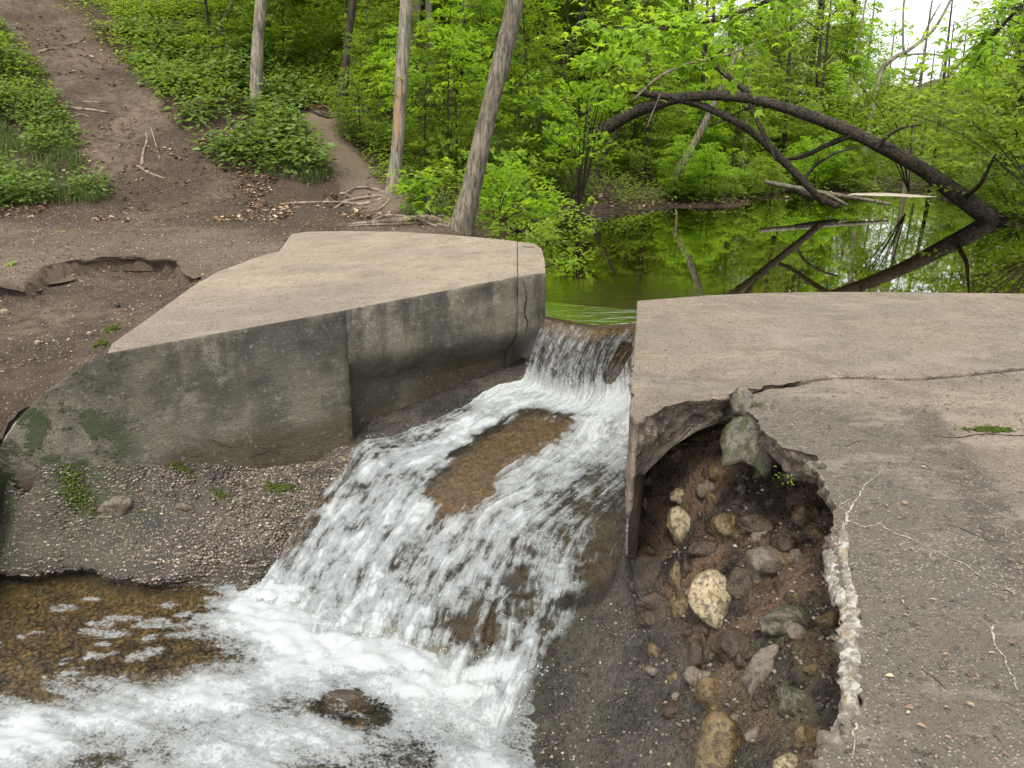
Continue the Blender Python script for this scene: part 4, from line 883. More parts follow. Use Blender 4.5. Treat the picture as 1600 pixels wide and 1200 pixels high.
# --- forest: trunks and tall crowns up the slope
GRP_TALL = "tall forest trees up the slope"
tp = []
for (px, py) in [(575, 40), (600, -30), (672, 120), (690, 30), (830, 90), (848, 40), (812, 105), (880, 60), (930, 110), (975, 95), (1000, 70), (1020, 120), (1045, 60), (1075, 90), (1110, 110), (1140, 70), (1165, 120), (1010, 130), (960, 130), (1190, 150), (1215, 110), (860, 20), (790, 120), (655, 0), (560, 0), (480, -40), (300, -60), (150, -80), (905, 30), (1060, 140), (1235, 170), (1260, 130)]:
    h = hit(px, py+r3.uniform(-8, 8)); tp.append((h[0], h[1]))
for k in range(14): y = r3.uniform(30, 60); tp.append((r3.uniform(-.62*y, .22*y), y))
for (x, y) in [(-19, 25), (-10.5, 31), (-15, 33)]: tp.append((x, y))
for k, (x, y) in enumerate(tp):
    place_tree(TALL[k % 4], x, y, r3.uniform(0, 6.28), r3.uniform(.55, 1.0), "forest_tree", "tall thin dark trunk among many in the green forest up the slope", GRP_TALL)
# right bank and far end: low hanging crowns
LOW = [(SAPt, crown_mesh("crown", 460, 26, .3, 8.0, 3.1, .135, (MAT_LEAF, MAT_LEAF_BRIGHT)[k % 2], (.6, 1.2), seed=400+k)) for k, SAPt in enumerate([TALL[1][0], TALL[3][0], TALL[0][0]])]
rt = [(12.6, 19.6, .75, 0, "leafy tree on the right bank with dark boughs hanging over the arched trunk base"), (15.4, 17.0, .95, 1, "tall leafy tree at the right edge behind the arched trunk base"), (16.2, 21.5, .9, 2, "bushy tree on the right bank filling the view right of the bare tree"), (15.5, 25.5, .72, 1, "light green tree behind the right bank bushes"), (19.5, 28, 1.0, 0, "broad tree far back on the right bank"),
      (14.2, 17.2, .62, 1, "dark leaved tree with boughs reaching down over the base of the arched trunk"), (13.2, 21.2, .62, 0, "rounded leafy tree beside the bright strip of far water on the right bank"), (12.4, 25, .45, 2, "small bush at the right end of the bright strip of far water"), (17.5, 23.5, .95, 1, "tall bushy tree behind the front row on the right bank"), (14.8, 28, .5, 0, "small leafy tree behind the bright strip of far water"), (13.6, 15.2, .6, 0, "low overhanging tree at the right edge of the pond"), (22, 36, .75, 2, "pale tree in the far right distance beyond the bright strip of far water")]
for x, y, sc, k, lb in rt: place_tree(LOW[k], x, y, r3.uniform(0, 6), sc, "bank_tree", lb, "trees on the right bank")
for (px, Y, sc) in [(1290, 33, .62), (1330, 38, .52), (1365, 42, .50), (1400, 46, .50), (1440, 50, .55), (1475, 42, .5), (1510, 36, .5), (1345, 30, .32), (1430, 33, .34), (1480, 31, .32), (1260, 30, .55), (1385, 56, .62), (1455, 60, .7), (1310, 50, .8), (1505, 55, .8)]:
    p = atY(px, 300, Y); place_tree(LOW[r3.integers(0, 3)], p[0], Y, r3.uniform(0, 6), sc, "far_tree", "pale green bushy tree at the far end of the pond", "trees at the far end of the pond")
# left bank of the pond, mid trees
for (px, py, sc, k) in [(1010, 275, .5, 0), (1090, 270, .55, 1), (1160, 270, .5, 2), (1220, 280, .5, 0), (1270, 285, .5, 1), (1130, 230, .7, 0), (1200, 230, .75, 2), (1060, 220, .6, 1), (1250, 240, .8, 0)]:
    h = hit(px, py); place_tree(LOW[k], h[0], h[1], r3.uniform(0, 6), sc, "bank_tree", "leafy tree on the left bank of the pond beyond the arched trunk", "trees on the left bank of the pond")

# --- understorey saplings on the slope
GRP_SAP = "leafy saplings on the forest slope"
cnt = 0
for k in range(1600):
    if cnt >= 185: break
    px, py = r3.uniform(200, 1330), r3.uniform(-60, 320)
    if px < 560 and py > 120: continue
    if px < 330: 
        if py > 60 or r3.random() < .5: continue
    if 640 < px < 880 and 60 < py < 230 and r3.random() < .6: continue
    h = hit(px, py)
    if h[2] < ZP+.12 or bareness(h[0], h[1]) > .1 or h[1] < 15.2 or (px < 900 and h[1] < 17.5): continue
    kk = int(r3.integers(0, 7)); sc = r3.uniform(.6, 1.1)*(.7 if h[1] < 21 else 1)*(1.25 if h[1] > 28 else 1)
    place_tree(SAP[kk], h[0], h[1], r3.uniform(0, 6.28), sc, "sapling", "thin leafy sapling growing in the undergrowth of the forest slope", GRP_SAP, names=("stem", "foliage"), cat="sapling"); cnt += 1

for k in range(34):
    px = r3.uniform(1040, 1345); h = hit(px, np.interp(px, [1040, 1200, 1345], [322, 313, 303])-r3.uniform(2, 9)); z_ = max(float(gz(h[0], h[1])), ZP)
    place_tree(SAP[int(r3.integers(0, 3))], h[0], h[1], r3.uniform(0, 6.28), r3.uniform(.3, .6), "shore_shrub", "low leafy shrub growing along the left shoreline of the pond", "low shrubs along the left shoreline", z=z_, names=("stem", "foliage"), cat="shrub")
# --- undergrowth (uncountable)
def ground_pts(n, rx, ry, seed, cond=None):
    r = np.random.default_rng(seed); xs = r.uniform(*rx, n); ys = r.uniform(*ry, n); z = gz(xs, ys); P = np.stack([xs, ys, z], -1)
    px, py, d = proj(P); ok = (px > -120) & (px < 1720) & (py < 420) & (py > -420) & (z > ZP+.04) & (bareness(xs, ys) < .25)
    if cond is not None: ok &= cond(xs, ys, px, py, r)
    return P[ok]
def plants(P, L, hmin, hmax, rad, leaf, mat, name, seed, six=False, flatness=.35):
    r = np.random.default_rng(seed); n = len(P); h = r.uniform(hmin, hmax, n)
    a = r.uniform(0, 2*np.pi, (n, L)); rr = rad*np.sqrt(r.random((n, L))); lv = r.random((n, L))**.6
    p = P[:, None]+np.stack([np.cos(a)*rr, np.sin(a)*rr, h[:, None]*lv-.25*rr], -1)
    d = np.stack([np.cos(a), np.sin(a), r.normal(-.05, .3, a.shape)], -1)+r.normal(0, .3, a.shape+(3,))*[1, 1, .4]
    nn = np.stack([r.normal(0, flatness, a.shape), r.normal(-.15, flatness, a.shape), np.ones(a.shape)], -1)
    sz = (leaf*r.uniform(.6, 1.3, a.shape)).ravel()
    return leaf_mesh(name, p.reshape(-1, 3), d.reshape(-1, 3), nn.reshape(-1, 3), sz, sz*.66, mat, six)
def hillcond(x, y, px, py, r):
    base = (y > 15.6+.0*x) | (x > 1.5); n = vn(x*.55, y*.55, 0, 91)
    dirtbank = ((px > 900) & (py > 268) & (px < 1200)) | ((px > 770) & (px < 860) & (py > 190) & (py < 250))
    mid = (px > 555) | (py < 165)
    return base & mid & (r.random(len(x)) < np.where(dirtbank, .32, .35+.75*sstep(.25, .5, n)))
P = ground_pts(26000, (-24, 20), (14.5, 34), 1, hillcond)
add("undergrowth", plants(P, 13, .12, .55, .34, .105, MAT_LEAF, "undergrowth", 2), label="dense leafy undergrowth covering the forest slope", cat="undergrowth", kind="stuff")
P = ground_pts(14000, (-34, 34), (34, 75), 3, lambda x, y, px, py, r: (x > -60))
add("far_undergrowth", plants(P, 10, .2, 1.3, .7, .22, MAT_LEAF, "far_undergrowth", 4), label="distant green undergrowth deep in the forest and valley", cat="undergrowth", kind="stuff")
P = ground_pts(9000, (10.5, 26), (9, 32), 5, lambda x, y, px, py, r: x > 11)
add("bank_undergrowth", plants(P, 12, .1, .7, .4, .11, MAT_LEAF, "bank_undergrowth", 6), label="leafy undergrowth along the right bank of the pond", cat="undergrowth", kind="stuff")
# left patch of broad leaved plants between the two worn paths
def patch(poly): return lambda x, y, px, py, r: in_poly(px, py, poly)
PATCH1 = [(190, 90), (215, 45), (300, 40), (400, 60), (470, 120), (480, 175), (515, 240), (520, 275), (470, 285), (420, 262), (370, 262), (300, 235), (255, 215), (200, 175)]
P = ground_pts(60000, (-14, -2), (13, 30), 7, patch(PATCH1))
P = P[vn(P[:, 0]*1.7, P[:, 1]*1.7, 0, 66) > .40][:620]; P[:, 2] += .35*np.maximum(0, vn(P[:, 0]*1.1, P[:, 1]*1.1, 0, 67)-.45)
add("broadleaf_patch", plants(P, 15, .15, .70, .34, .155, MAT_LEAF_DARK, "broadleaf_patch", 8, True, .28), label="patch of broad leaved plants between the worn dirt slope and the side path", cat="plants", kind="stuff")
P = ground_pts(80000, (-16, -1), (13, 36), 9, patch([(190, 60), (180, -60), (560, -60), (560, 150), (520, 170), (470, 150), (380, 90), (300, 60)]))[:3600]; P = P[vn(P[:, 0]*1.3, P[:, 1]*1.3, 0, 65) > .38]
add("slope_undergrowth", plants(P, 14, .12, .65, .36, .115, MAT_LEAF, "slope_undergrowth", 10), label="finer green undergrowth above the broad leaved patch", cat="plants", kind="stuff")
PATCH2 = [(-60, 95), (60, 95), (120, 150), (135, 200), (160, 250), (185, 300), (120, 318), (-60, 325)]
P = ground_pts(60000, (-16, -4), (12, 26), 11, patch(PATCH2))[:1500]; P = P[vn(P[:, 0]*1.7, P[:, 1]*1.7, 0, 68) > .42]; P[:, 2] += .3*np.maximum(0, vn(P[:, 0]*1.2, P[:, 1]*1.2, 0, 69)-.45)
add("left_plants", plants(P, 13, .10, .60, .34, .095, MAT_LEAF_DARK, "left_plants", 12, True), label="dark weedy plants on the bank at the left edge", cat="plants", kind="stuff")
P = ground_pts(20000, (-16, -4), (14, 30), 19, patch([(-60, 20), (10, 30), (60, 80), (30, 70), (-60, 70)]))[:200]
add("upper_left_ferns", plants(P, 16, .15, .45, .35, .10, MAT_LEAF_DARK, "upper_left_ferns", 20, True), label="small clump of ferns at the upper left edge", cat="plants", kind="stuff")
# grass
def grass(P, blades, h, name, seed, label):
    r = np.random.default_rng(seed); n = len(P); p = np.repeat(P, blades, 0)+r.normal(0, .05, (n*blades, 3))*[1, 1, 0]
    N = len(p); a = r.uniform(0, 2*np.pi, N); hh = h*r.uniform(.5, 1.2, N); lean = r.uniform(.2, .8, N)
    dx = np.stack([np.cos(a), np.sin(a), 0*a], -1); s = np.stack([-np.sin(a), np.cos(a), 0*a], -1)*.006
    q1 = p+[0, 0, 1]*hh[:, None]*.55+dx*(hh*lean*.25)[:, None]; q2 = p+[0, 0, 1]*hh[:, None]*.8+dx*(hh*lean*.8)[:, None]
    V = np.stack([p-s, p+s, q1+s, q1-s, q2], 1); b = np.arange(N)[:, None]*5
    F = [tuple(f) for f in (b+[0, 1, 2, 3])]+[tuple(f) for f in (b+[3, 2, 4])]
    v = r.random(N); add(name, mesh(name, V.reshape(-1, 3), F, False, {'var': ('FACE', np.tile(v, 2))}, mats=[MAT_GRASS]), label=label, cat="grass", kind="stuff")
P = ground_pts(60000, (-16, -4), (12, 26), 13, patch([(-60, 150), (60, 130), (150, 230), (190, 300), (150, 320), (-60, 325)]))[:500]
grass(P, 9, .34, "left_grass", 14, "long grass tufts on the left bank")
P = ground_pts(90000, (-9, -1), (13, 22), 15, patch([(420, 190), (480, 190), (520, 270), (500, 292), (440, 285), (400, 262)]))[:260]
grass(P, 9, .30, "patch_edge_grass", 16, "grass fringe along the edge of the broad leaved patch beside the side path")
P = ground_pts(90000, (-4, 0), (12.5, 18), 17, patch([(615, 305), (700, 320), (712, 345), (650, 342), (610, 325)]))[:90]
grass(P, 9, .28, "root_grass", 18, "grass growing between the tree roots behind the walkway")
# leaf litter
def litter(n, cond, seed, sz, name, label, rx, ry):
    P = []; r = np.random.default_rng(seed); xs = r.uniform(*rx, n); ys = r.uniform(*ry, n); z = gz(xs, ys)+.012; px, py, _ = proj(np.stack([xs, ys, z], -1))
    ok = cond(xs, ys, px, py, r) & (z > ZP+.03) & ~in_poly(xs, ys, BLOCK) & ~(front_side(xs, ys) & (xs > E0[0]-.1)); P = np.stack([xs, ys, z], -1)[ok]; N = len(P)
    a = r.uniform(0, 6.28, N); d = np.stack([np.cos(a), np.sin(a), r.normal(0, .25, N)], -1); nn = np.stack([r.normal(0, .35, N), r.normal(0, .35, N), np.ones(N)], -1); s = sz*r.uniform(.5, 1.4, N)
    add(name, leaf_mesh(name, P, d, nn, s, s*.6, MAT_LITTER, True, .3), label=label, cat="leaf litter", kind="stuff")
litter(60000, lambda x, y, px, py, r: (px > -80) & (px < 900) & (py > -20) & (py < 345) & (r.random(len(x)) < sstep(11.2, 14.5, y)*np.where(bareness(x, y) > .5, .12, .75)*sstep(.38, .62, vn(x*1.1, y*1.1, 0, 77)+.4*(vn(x*4, y*4, 0, 79)-.5))), 41, .085, "slope_leaf_litter", "dead brown leaves strewn at the foot of the slope", (-13, 2), (11, 24))
litter(60000, lambda x, y, px, py, r: (px > -80) & (r.random(len(x)) < .30*(.3+1.4*vn(x*1.5, y*1.5, 0, 78))), 43, .026, "path_debris", "small chips and leaf crumbs strewn over the dirt path", (-11, -1), (6, 19))
P = []; rr_ = np.random.default_rng(88)
for k in range(900):
    px, py = (rr_.uniform(180, 850), rr_.uniform(365, 560)) if k % 2 else (rr_.uniform(1000, 1600), 460+740*rr_.random()**1.6)
    q = ptop(px, py) if k % 2 else at(px, py, -.012)
    if (k % 2 and in_poly(np.array(q[0]), np.array(q[1]), BLOCK)) or (not k % 2 and (px > 1380 or py < 590)): P.append([q[0], q[1], q[2]+.006])
P = np.array(P); N = len(P); a = rr_.uniform(0, 6.28, N); s_z = rr_.uniform(.008, .028, N)
add("walkway_debris", leaf_mesh("walkway_debris", P, np.stack([np.cos(a), np.sin(a), 0*a], -1), np.stack([rr_.normal(0, .3, N), rr_.normal(0, .3, N), np.ones(N)], -1), s_z, s_z*.5, MAT_LITTER, True, .3), label="bits of leaf and bark blown over both concrete walkways", cat="leaf litter", kind="stuff")
litter(7000, lambda x, y, px, py, r: (px > 880) & (px < 1330), 45, .10, "bank_leaf_litter", "dead leaves on the left bank of the pond", (1, 12), (19, 31))
# ---------------------------------------------------------------- stones, crust, branches and small things
def bsurf(x, y):
    fi = np.clip((np.asarray(x)-X_B[0])/.026, 0, len(X_B)-1.01); fj = np.clip((np.asarray(y)-Y_B[0])/.026, 0, len(Y_B)-1.01)
    return bz[fi.astype(int), fj.astype(int)]
def hitB(px, py):
    r = ray(px, py); ts = np.linspace(1.5, 10, 1700); P = np.array([0, 0, CAMZ])+ts[:, None]*r; u = P[:, 2] < bsurf(P[:, 0], P[:, 1]); return P[int(np.argmax(u))]
def blob(sub, seed, amp=.16, fq=1.3, facet=0.0):
    bm = bmesh.new(); bmesh.ops.create_icosphere(bm, subdivisions=sub, radius=1.0)
    V = np.array([v.co[:] for v in bm.verts]); F = [tuple(v.index for v in f.verts) for f in bm.faces]; bm.free()
    d = 1+amp*fbm(V[:, 0]*fq+seed*3.1, V[:, 1]*fq, V[:, 2]*fq, 3, seed)*1.6+.035*fbm(V[:, 0]*5+seed, V[:, 1]*5, V[:, 2]*5, 3, seed+1)
    if facet:
        r = np.random.default_rng(seed)
        for _ in range(7):
            n = unit(r.normal(0, 1, 3)); c = V@n; m_ = c > .72; d = np.where(m_, d*(1-facet*(c-.72)), d)
    return V*(d+.03*fbm(V[:, 0]*9+seed, V[:, 1]*9, V[:, 2]*9, 2, seed+2))[:, None], F
def stone(px, py, w, h, mat, label, name="stone", cat="stone", seed=0, rot=0.0, sink=.15, facet=.9, amp=.16, P=None, thick=None, sub=4, group=None):
    P = hitB(px, py+h*.25) if P is None else P; d = proj(P)[2]; sx = w/2*d/FPX; sy = h/2*d/FPX
    V, F = blob(sub, seed, amp, 1.3, facet); c, s = math.cos(rot), math.sin(rot)
    V = V*[sx, sx*.8 if thick is None else thick, sy*1.12]
    V = np.stack([V[:, 0]*c-V[:, 2]*s, V[:, 1], V[:, 0]*s+V[:, 2]*c], -1)
    T_ = -PITCH-.25; V = np.stack([V[:, 0], V[:, 1]*math.cos(T_)-V[:, 2]*math.sin(T_)*1, V[:, 1]*math.sin(T_)+V[:, 2]*math.cos(T_)], -1)
    up = sy*(1-sink*2)
    return add(name, mesh(name, V, F, mats=[mat]), None, (P[0], P[1]+sx*.2, P[2]+up*.55), label, cat, group)
r_s = np.random.default_rng(91)
S = [(1117, 930, 82, 96, ST_PALE, "large pale yellow speckled boulder standing out among the dark wet rocks in the hole", .1, .20),
 (1065, 818, 56, 56, ST_PALE, "whitish stone with a green leaf on it, near the left side of the hole", .3, .2),
 (1063, 774, 30, 26, ST_PALE, "small pale stone just above the whitish stone with the leaf", 0, .2),
 (1204, 878, 88, 60, ST_GREY, "smooth rounded grey stone in the middle of the hole", 0, .06),
 (1018, 880, 66, 92, ST_DARK, "big dark brown wet boulder against the channel wall", 0, .1),
 (1137, 820, 56, 50, ST_OCHRE, "yellow brown wet stone right of the whitish stone", .3, .15),
 (1100, 853, 62, 42, ST_DARK, "dark low stone between the whitish stone and the grey rounded one", 0, .1),
 (1190, 1036, 44, 84, ST_GREY, "long slanted grey stone below the speckled boulder", -.6, .1),
 (1232, 968, 96, 40, ST_MOSS, "half buried mossy grey stone right of the speckled boulder", .1, .15),
 (1130, 1160, 84, 130, ST_OCHRE, "big ochre boulder at the bottom of the hole", -.3, .08),
 (1236, 1196, 62, 34, ST_PALE, "pale stone at the bottom edge beside the broken walkway", 0, .1),
 (1060, 709, 24, 22, ST_OCHRE, "small tan stone high up in the back of the hole", 0, .15),
 (1115, 661, 24, 15, ST_GREY, "small tan stone tucked under the broken slab edge", 0, .1),
 (1105, 767, 20, 18, ST_OCHRE, "small orange stone between the pale stones and the mossy chunk", 0, .1),
 (1160, 763, 18, 17, ST_GREY, "little grey stone at the foot of the mossy chunk", 0, .1),
 (1058, 740, 11, 10, ST_PALE, "tiny pale pebble above the small pale stone", 0, .1),
 (1060, 900, 30, 44, ST_OCHRE, "narrow ochre stone wedged between the dark boulder and the speckled one", .2, .2),
 (1030, 945, 70, 62, ST_DARK, "dark wet rock below the big dark brown boulder", .4, .2),
 (1158, 905, 50, 62, ST_DARK, "dark grey stone leaning on the right of the speckled boulder", -.3, .15),
 (1148, 1010, 70, 50, ST_DARK, "dark wet rock under the speckled boulder", .2, .2),
 (1090, 1010, 46, 60, ST_DARK, "narrow dark rock left below the speckled boulder", -.3, .2),
 (1110, 1080, 60, 44, ST_OCHRE, "brown wet stone above the big ochre boulder", .5, .15),
 (1180, 820, 60, 34, ST_DARK, "flat dark rock above the rounded grey stone", 0, .2),
 (1262, 800, 50, 40, ST_OCHRE, "reddish stone at the right end of the cavity", .2, .2),
 (1225, 845, 46, 26, ST_DARK, "low dark stone behind the rounded grey stone", 0, .2),
 (1240, 1090, 60, 50, ST_MOSS, "mossy stone beside the white crusted edge", 0, .2),
 (1262, 1150, 50, 40, ST_OCHRE, "yellowish stone low beside the broken walkway edge", .2, .2),
 (180, 786, 56, 40, ST_GREY, "rounded grey stone set in the mossy ledge below the wall", 0, .15),
 (286, 793, 28, 16, ST_GREY, "small flat grey stone on the ledge right of the rounded one", 0, .1)]
for k, (px, py, w, h, mt, lb, rot, amp) in enumerate(S):
    stone(px, py, w, h, mt, lb, seed=500+k, rot=rot, amp=amp+.03, sink=.36 if py > 700 else .15)
for k in range(80):
    qx, qy = r_s.uniform(990, 1310), r_s.uniform(690, 1190)
    if not in_poly(qx, qy, [(1000, 720), (1100, 670), (1240, 770), (1290, 800), (1295, 900), (1320, 1000), (1300, 1150), (1210, 1195), (1050, 1195), (1010, 1000), (990, 880)]): continue
    w = r_s.uniform(14, 40); stone(qx, qy, w, w*r_s.uniform(.55, .9), [ST_DARK, ST_OCHRE, ST_DARK, ST_GREY][k % 4], "small wet stone half buried in the soil of the washed out hole", seed=700+k, rot=r_s.uniform(-.8, .8), amp=.22, sink=.36, sub=3, group="small stones in the washed out hole")
P_ = at(550, 1112, ZL-.20); stone(0, 0, 120, 60, ST_DARK, "brown rock washed over by the foaming stream", seed=560, P=P_, cat="rock", name="rock")
# broken chunk under the walkway tip
P_ = atY(1180, 692, 4.28); stone(0, 0, 88, 112, ST_MOSS, "mossy broken concrete chunk hanging under the tip of the walkway", "concrete_chunk", "concrete chunk", 571, -.25, .5, .9, .26, P=P_, thick=.16)
P_ = atY(1168, 640, 4.42); stone(0, 0, 44, 60, ST_MOSS, "smaller pointed concrete lump on top of the mossy chunk", "concrete_chunk", "concrete chunk", 575, .3, .5, .9, .26, P=P_, thick=.10)
P_ = atY(1275, 738, 3.52); stone(0, 0, 34, 26, ST_MOSS, "small loose concrete lump at the inner corner of the broken edge", "concrete_chunk", "concrete chunk", 577, 0, .5, .9, .26, P=P_, thick=.06)
# white mineral crust along the broken edge, part of the walkway
def crust(px_list, wid, seed, zoff=0.0, drop=.10):
    Pp = np.array([at(x, y, -.018) for x, y in px_list]); C_ = catmull(Pp, 90); wv = np.interp(np.linspace(0, 1, 90), np.linspace(0, 1, len(wid)), wid)
    tg = unit(np.gradient(C_, axis=0)); sd = np.stack([-tg[:, 1], tg[:, 0], 0*tg[:, 0]], -1)      # towards the hole side is decided by sign
    K = 22; a = np.linspace(0, 1, K); V = []
    for i in range(90):
        o = (a*2-1)*wv[i]; prof = np.sqrt(np.maximum(0, 1-(a*2-1)**2)); b = C_[i]+sd[i]*o[:, None]
        nz = fbm(b[:, 0]*26, b[:, 1]*26, 0, 5, seed, .7); b = b.copy(); b[:, :2] += sd[i][None, :2]*(nz*.75*wv[i])[:, None]
        b[:, 2] += prof*.010*(1+2.2*nz)+.001-np.where(a > .5, drop*(a-.5)**1.2*2, 0)*1.0-(1-prof)*.010
        V.append(b)
    return np.concatenate(V), grid_faces(90, K)
Vc1, Fc1 = crust([(1318, 818), (1322, 850), (1325, 890), (1335, 930), (1340, 975), (1336, 1020), (1335, 1060), (1334, 1100), (1318, 1135)], [.008, .035, .03, .028, .05, .055, .04, .05, .03, .012], 601)
lumps = [(Vc1, [tuple(f) for f in Fc1[:, ::-1]])]
edge_ = catmull(np.array([at(x, y, -.03) for x, y in [(1300, 850), (1303, 890), (1316, 930), (1332, 975), (1326, 1030), (1330, 1080), (1322, 1130), (1300, 1155)]]), 60)
for k in range(34):
    t = (k+r_s.uniform(-.4, .4))/33; e = edge_[int(np.clip(t, 0, 1)*59)]; V, F = blob(4, 900+k*3, .28, 1.3, .9); V = V*(1+.05*fbm(V[:, 0]*4+k, V[:, 1]*4, V[:, 2]*4, 4, 5, .6))[:, None]
    a_ = r_s.uniform(0, 6.28); V = np.stack([V[:, 0]*math.cos(a_)-V[:, 1]*math.sin(a_), V[:, 0]*math.sin(a_)+V[:, 1]*math.cos(a_), V[:, 2]], -1)
    sz = r_s.uniform(.020, .044); dz = r_s.uniform(.035, .075); V = V*[sz*.8, sz*1.35, dz]; lumps.append((V+[e[0]+r_s.uniform(.0, .022), e[1], -.022-dz*.82], F))
Vc1, Fc1 = join(lumps)
add("mineral_crust", mesh("mineral_crust", Vc1, Fc1, mats=[MAT_CRUST]), rroot, label="lumpy white lime crust along the broken edge")
for q, w in (([(1384, 728), (1372, 740), (1350, 760), (1338, 780), (1326, 800), (1322, 820)], [.0015, .003, .004, .006]), ([(1326, 812), (1345, 822), (1365, 822), (1372, 818), (1395, 832), (1430, 845), (1460, 862), (1500, 878), (1540, 905), (1590, 930)], [.004, .003, .003, .002, .0015]),
             ([(1550, 975), (1552, 1005), (1570, 1030), (1590, 1080)], [.004, .003, .002]), ([(1338, 1130), (1336, 1160), (1330, 1185)], [.003, .002]), ([(1326, 780), (1310, 790), (1322, 800)], [.002, .002])):
    C_ = catmull(np.array([at(x, y, -.016) for x, y in q]), 60); C_[:, :2] += fbm(C_[:, :1]*30, C_[:, 1:2]*30+np.array([[0, 9.]]), 0, 3, 7)*.012; wv = np.interp(np.linspace(0, 1, 60), np.linspace(0, 1, len(w)), w)
    tg = unit(np.gradient(C_, axis=0)); sd = np.stack([-tg[:, 1], tg[:, 0], 0*tg[:, 0]], -1)*(wv*(.7+.6*vn(np.arange(60)*.9, 0)))[:, None]
    V = np.stack([C_-sd+[0, 0, .0005], C_+[0, 0, .003], C_+sd+[0, 0, .0005]], 1).reshape(-1, 3)
    add("mineral_vein", mesh("mineral_vein", V, grid_faces(60, 3)[:, ::-1], mats=[MAT_VEIN]), rroot)
# shallow cracks: thin dark recess lines on the walkway and the walls
def crackline(pts, w, parent, up, name="crack", off=.0012, seed=1, wig=3):
    C_ = catmull(np.array(pts), 70); tg = unit(np.gradient(C_, axis=0)); sd = np.cross(tg, up); wv = w*(.35+.9*vn(np.arange(70)*.6, seed))*np.sin(np.linspace(.15, 3.0, 70))
    C_ = C_+sd*(fbm(np.arange(70)*.25, seed, 0, 3, seed)*w*wig)[:, None]
    V = np.stack([C_-sd*wv[:, None], C_+sd*wv[:, None]], 1).reshape(-1, 3)+np.array(up)*off
    add(name, mesh(name, V, grid_faces(70, 2), mats=[MAT_GAP]), parent)
mg = M("crack_dark"); MAT_GAP = mg.done(mg.pbr((.02, .016, .012), 1.0, None, .1))  # flat near-black colour for the crack lines and the slot
U = np.array([0, 0, 1.])
def nothing(): pass
crackline([at(x, y, 0) for x, y in ((1452, 676), (1490, 679), (1540, 674), (1600, 677), (1660, 680))], .006, rroot, U, off=-.0155, seed=3)
crackline([at(x, y, 0) for x, y in ((1475, 812), (1500, 820), (1530, 832), (1560, 842))], .003, rroot, U, off=-.0155, seed=4)
crackline([at(x, y, 0) for x, y in ((1300, 690), (1320, 693), (1345, 685), (1370, 690))], .003, rroot, U, off=-.0155, seed=5)
nW = unit(np.array([(CAPF-J)[1], -(CAPF-J)[0], 0.]))
for q, w in (([(815, 436), (820, 462), (817, 485), (822, 505), (818, 522)], .012),):
    crackline([atwall(x, y, -.02)+nW*.03 for x, y in q], w*.8, blockroot, nW, off=.004, seed=6, wig=.8)
nW2 = unit(np.array([(J-E2)[1], -(J-E2)[0], 0.]))
crackline([atwall(x, y, -.02)+nW2*.035 for x, y in ((385, 716), (400, 708), (425, 705), (450, 712))], .006, blockroot, nW2, off=.004, seed=7)
crackline([atwall(x, y, -.02)+nW2*.035 for x, y in ((320, 682), (340, 690), (362, 698), (380, 692))], .004, blockroot, nW2, off=.004, seed=8)
sl = [at(816, 387, -.02)+U*.016, at(835, 388, -.02)+U*.016]; 
V = np.array([sl[0]+[0, -.02, 0], sl[1]+[0, -.02, 0], sl[1]+[0, .03, 0], sl[0]+[0, .03, 0]]); add("slot", mesh("slot", V, np.array([[0, 1, 2, 3]]), mats=[MAT_GAP]), blockroot)

# gravel: chips set in the ledge and loose stones in the hole
def gravel(P, size, name, label, mats, seed, squash=.7):
    r = np.random.default_rng(seed); O = np.array([[1, 0, 0], [0, 1, 0], [-1, 0, 0], [0, -1, 0], [0, 0, 1], [0, 0, -1], [.7, .7, .5], [-.7, .7, .5], [-.7, -.7, .5], [.7, -.7, .5]], float)
    T_ = np.array([[0, 6, 9, 9], [4, 9, 6, 6], [4, 6, 7, 7], [4, 7, 8, 8], [4, 8, 9, 9], [0, 1, 6, 6], [1, 2, 7, 7], [1, 7, 6, 6], [2, 3, 8, 8], [2, 8, 7, 7], [3, 0, 9, 9], [3, 9, 8, 8]])[:, :3]
    N = len(P); s = size*r.uniform(.4, 1.5, (N, 1, 1))*r.uniform(.6, 1.1, (N, 1, 3))*[1, 1, squash]; V = O[None]*s*(1+r.normal(0, .12, (N, 10, 1))); a = r.uniform(0, 6.28, N); c, sn = np.cos(a)[:, None], np.sin(a)[:, None]
    V = np.stack([V[..., 0]*c-V[..., 1]*sn, V[..., 0]*sn+V[..., 1]*c, V[..., 2]], -1)+P[:, None]
    F = (np.arange(N)[:, None, None]*10+T_[None]).reshape(-1, 3); v = np.repeat(r.random(N), len(T_))
    return add(name, mesh(name, V.reshape(-1, 3), F, True, {'var': ('FACE', v)}, mats=mats), label=label, cat="gravel", kind="stuff")
mgv = M("gravel"); gv = mgv.attr('var'); MAT_GRAV = mgv.done(mgv.pbr(mgv.mix(mgv.rng(mgv.noise(40, 3, .6), .4, .7, 0, .5), mgv.ramp(gv, [(0, (.05, .036, .026)), (.5, (.11, .085, .062)), (.85, (.20, .16, .118)), (1, (.40, .34, .25))]), (.04, .03, .022)), .55, None, .4))
r4 = np.random.default_rng(44)
def bedpts(n, rx, ry, poly, sink=.0, seed=0):
    r = np.random.default_rng(seed); x = r.uniform(*rx, n); y = r.uniform(*ry, n); z = bsurf(x, y); px, py, _ = proj(np.stack([x, y, z], -1)); ok = in_poly(px, py, poly); fi_ = np.clip((x-X_B[0])/.026, 0, len(X_B)-1).astype(int); fj_ = np.clip((y-Y_B[0])/.026, 0, len(Y_B)-1).astype(int); y = y+(by2-by)[fi_, fj_]; return np.stack([x, y, z-sink], -1)[ok]
